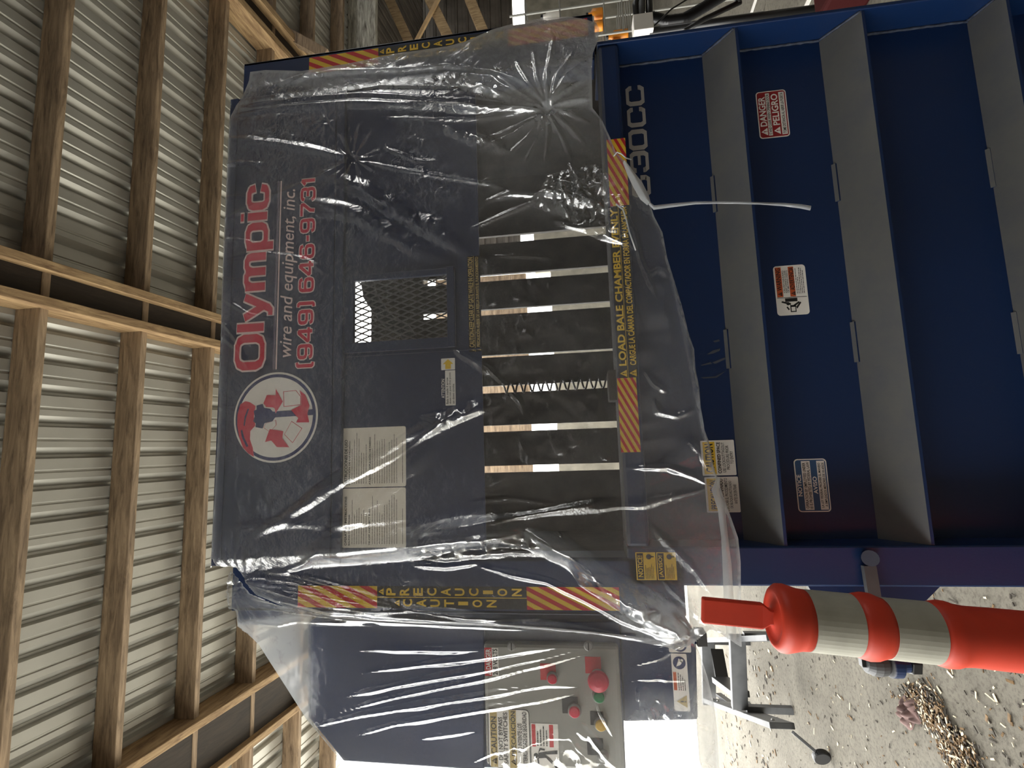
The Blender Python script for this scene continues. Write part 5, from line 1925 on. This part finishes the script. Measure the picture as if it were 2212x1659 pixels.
# wire rack with orange bottles, far right
YR_ = 2.3
def PR(x, y, Y=YR_):
    return at(x, y, Y)
rack = thing('wire_rack', 'white wire rack with orange bottles at the far right behind the baler', 'rack', (PR(1300, 20).x, YR_, 0))
za, zb = PR(1100, 15).z, PR(1360, 15).z
for y_, z1 in ((14, za), (82, za), (-40, za)):
    p = PR(1250, y_)
    for dy in (0, .4):
        MB().tube([(p.x, YR_ + dy, 0), (p.x, YR_ + dy, z1)], .009, 'panel', 8).build('upright', rack)
pl_, pr_ = PR(1250, 82).x, PR(1250, -40).x
for px in (1135, 1210, 1306, 1345, 1362):
    z = PR(px, 40).z
    mb = MB()
    for dy in (0, .13, .27, .4):
        mb.tube([(pl_, YR_ + dy, z), (pr_, YR_ + dy, z)], .006, 'panel', 6)
    mb.build('shelf', rack)
for k, (px, py, h, m_) in enumerate(((1306, 28, .10, 'orange_bright'), (1362, 48, .16, 'orange_bright'), (1300, 2, .12, 'orange_bright'), (1210, 5, .14, 'white'), (1345, 70, .09, 'orange_bright'), (1240, 30, .12, 'white'))):
    p = PR(px, py)
    z = min((PR(q, py).z for q in (1135, 1210, 1306, 1345, 1362)), key=lambda q: abs(q - p.z)) + .004
    lab = ('orange bottle in the middle of the wire rack', 'tall orange bottle on the low shelf near the black pipe', 'orange bottle at the right end of the upper rack shelf',
           'white canister at the right end of the top rack shelf', 'short orange bottle on the lowest rack shelf', 'white canister in the middle of the top rack shelf')[k]
    bt = thing('bottle', lab, 'bottle', (p.x, YR_ + .12, z), 'bottles on the wire rack')
    MB().lathe([(.04, 0), (.042, .01), (.042, h * .7), (.02, h * .85), (.018, h)], (p.x, YR_ + .12, z + .006), (0, 0, 1), m_, 16).build('body', bt, smooth=True)
    MB().lathe([(.02, h), (.02, h + .02)], (p.x, YR_ + .12, z + .006), (0, 0, 1), 'black', 12).build('lid', bt)

# vacuum stand: black pipe, ribbed hose and strut beside the door
YV = 1.5
hv = thing('vacuum_hose', 'black ribbed vacuum hose and upright pipe beside the right edge of the blue door', 'hose', (at(1400, 30, YV).x, YV, 0))
t0, t1 = at(1405, 68, YV), at(1400, -30, YV)
MB().tube([at(1385, 72, YV), at(1386, -40, YV)], .024, 'steel', 14).build('pipe', hv, smooth=True)
MB().tube([at(1403, 72, YV), at(1402, -40, YV)], .022, 'black', 14).build('pipe', hv, smooth=True)
path, rr_ = [], []
ctrl = [(1408, 36), (1440, 45), (1478, 40), (1510, 22), (1560, -8), (1600, -40)]
for i in range(len(ctrl) - 1):
    for k in range(26):
        u = i + k / 26
        q = np.array([np.interp(u, range(6), [c[0] for c in ctrl]), np.interp(u, range(6), [c[1] for c in ctrl])])
        path.append(at(q[0], q[1], YV + .05))
        rr_.append(.030 + .004 * math.cos(k * math.pi))
MB().tube(path, rr_, 'black', 14).build('ribbed_hose', hv, smooth=True)
MB().tube([at(1388, -30, YV), at(1372, 10, YV), at(1376, 40, YV)], .02, 'black', 12).build('ribbed_hose', hv, smooth=True)
MB().tube([at(1413, 56, YV), at(1450, 20, YV), at(1495, -8, YV)], .005, 'black', 8).build('cable', hv, smooth=True)
p, q = at(1368, 79, YV), at(1398, 50, YV)
MB().box(p.x, q.x + .03, YV - .05, YV + .05, q.z - .03, p.z, 'white').build('bracket_plate', hv, bevel=.004)
MB().tube([at(1403, 68, YV), Vector((at(1403, 68, YV).x, YV, 0))], .022, 'black', 14).build('pipe', hv, smooth=True)
MB().tube([at(1480, 66, 1.2), at(1520, 42, 1.2), at(1600, 4, 1.2)], .014, 'black', 12).build('wand', hv, smooth=True)
MB().tube([at(1596, 8, 1.2), at(1588, -20, 1.2)], .016, 'steel', 12).build('wand_joint', hv, smooth=True)
# rough low wall and painted floor lines seen past the door
for k, (xa_, ya_, xb_, yb_) in enumerate(((1632, 2, 1618, 44), (1748, 0, 1734, 30))):
    a, b = atz(xa_, ya_, .0), atz(xb_, yb_, .0)
    d_ = (b - a)
    a2, b2 = a - d_ * 3, b + d_ * 2
    o = MB().bar(a2 + Vector((0, 0, .001)), b2 + Vector((0, 0, .001)), .05, .002, 'white').build('trim_%d' % (k + 1))
    o['kind'] = 'structure'
# red machine base at the far lower right
p = atz(1880, 4, 0)
tag(MB().box(p.x, p.x + .9, p.y - .3, p.y + .1, 0, .22, 'dark_red').build('red_box', bevel=.02, origin=(p.x, p.y, 0)), 'dark red box on the floor past the lower right edge of the blue door', 'box')
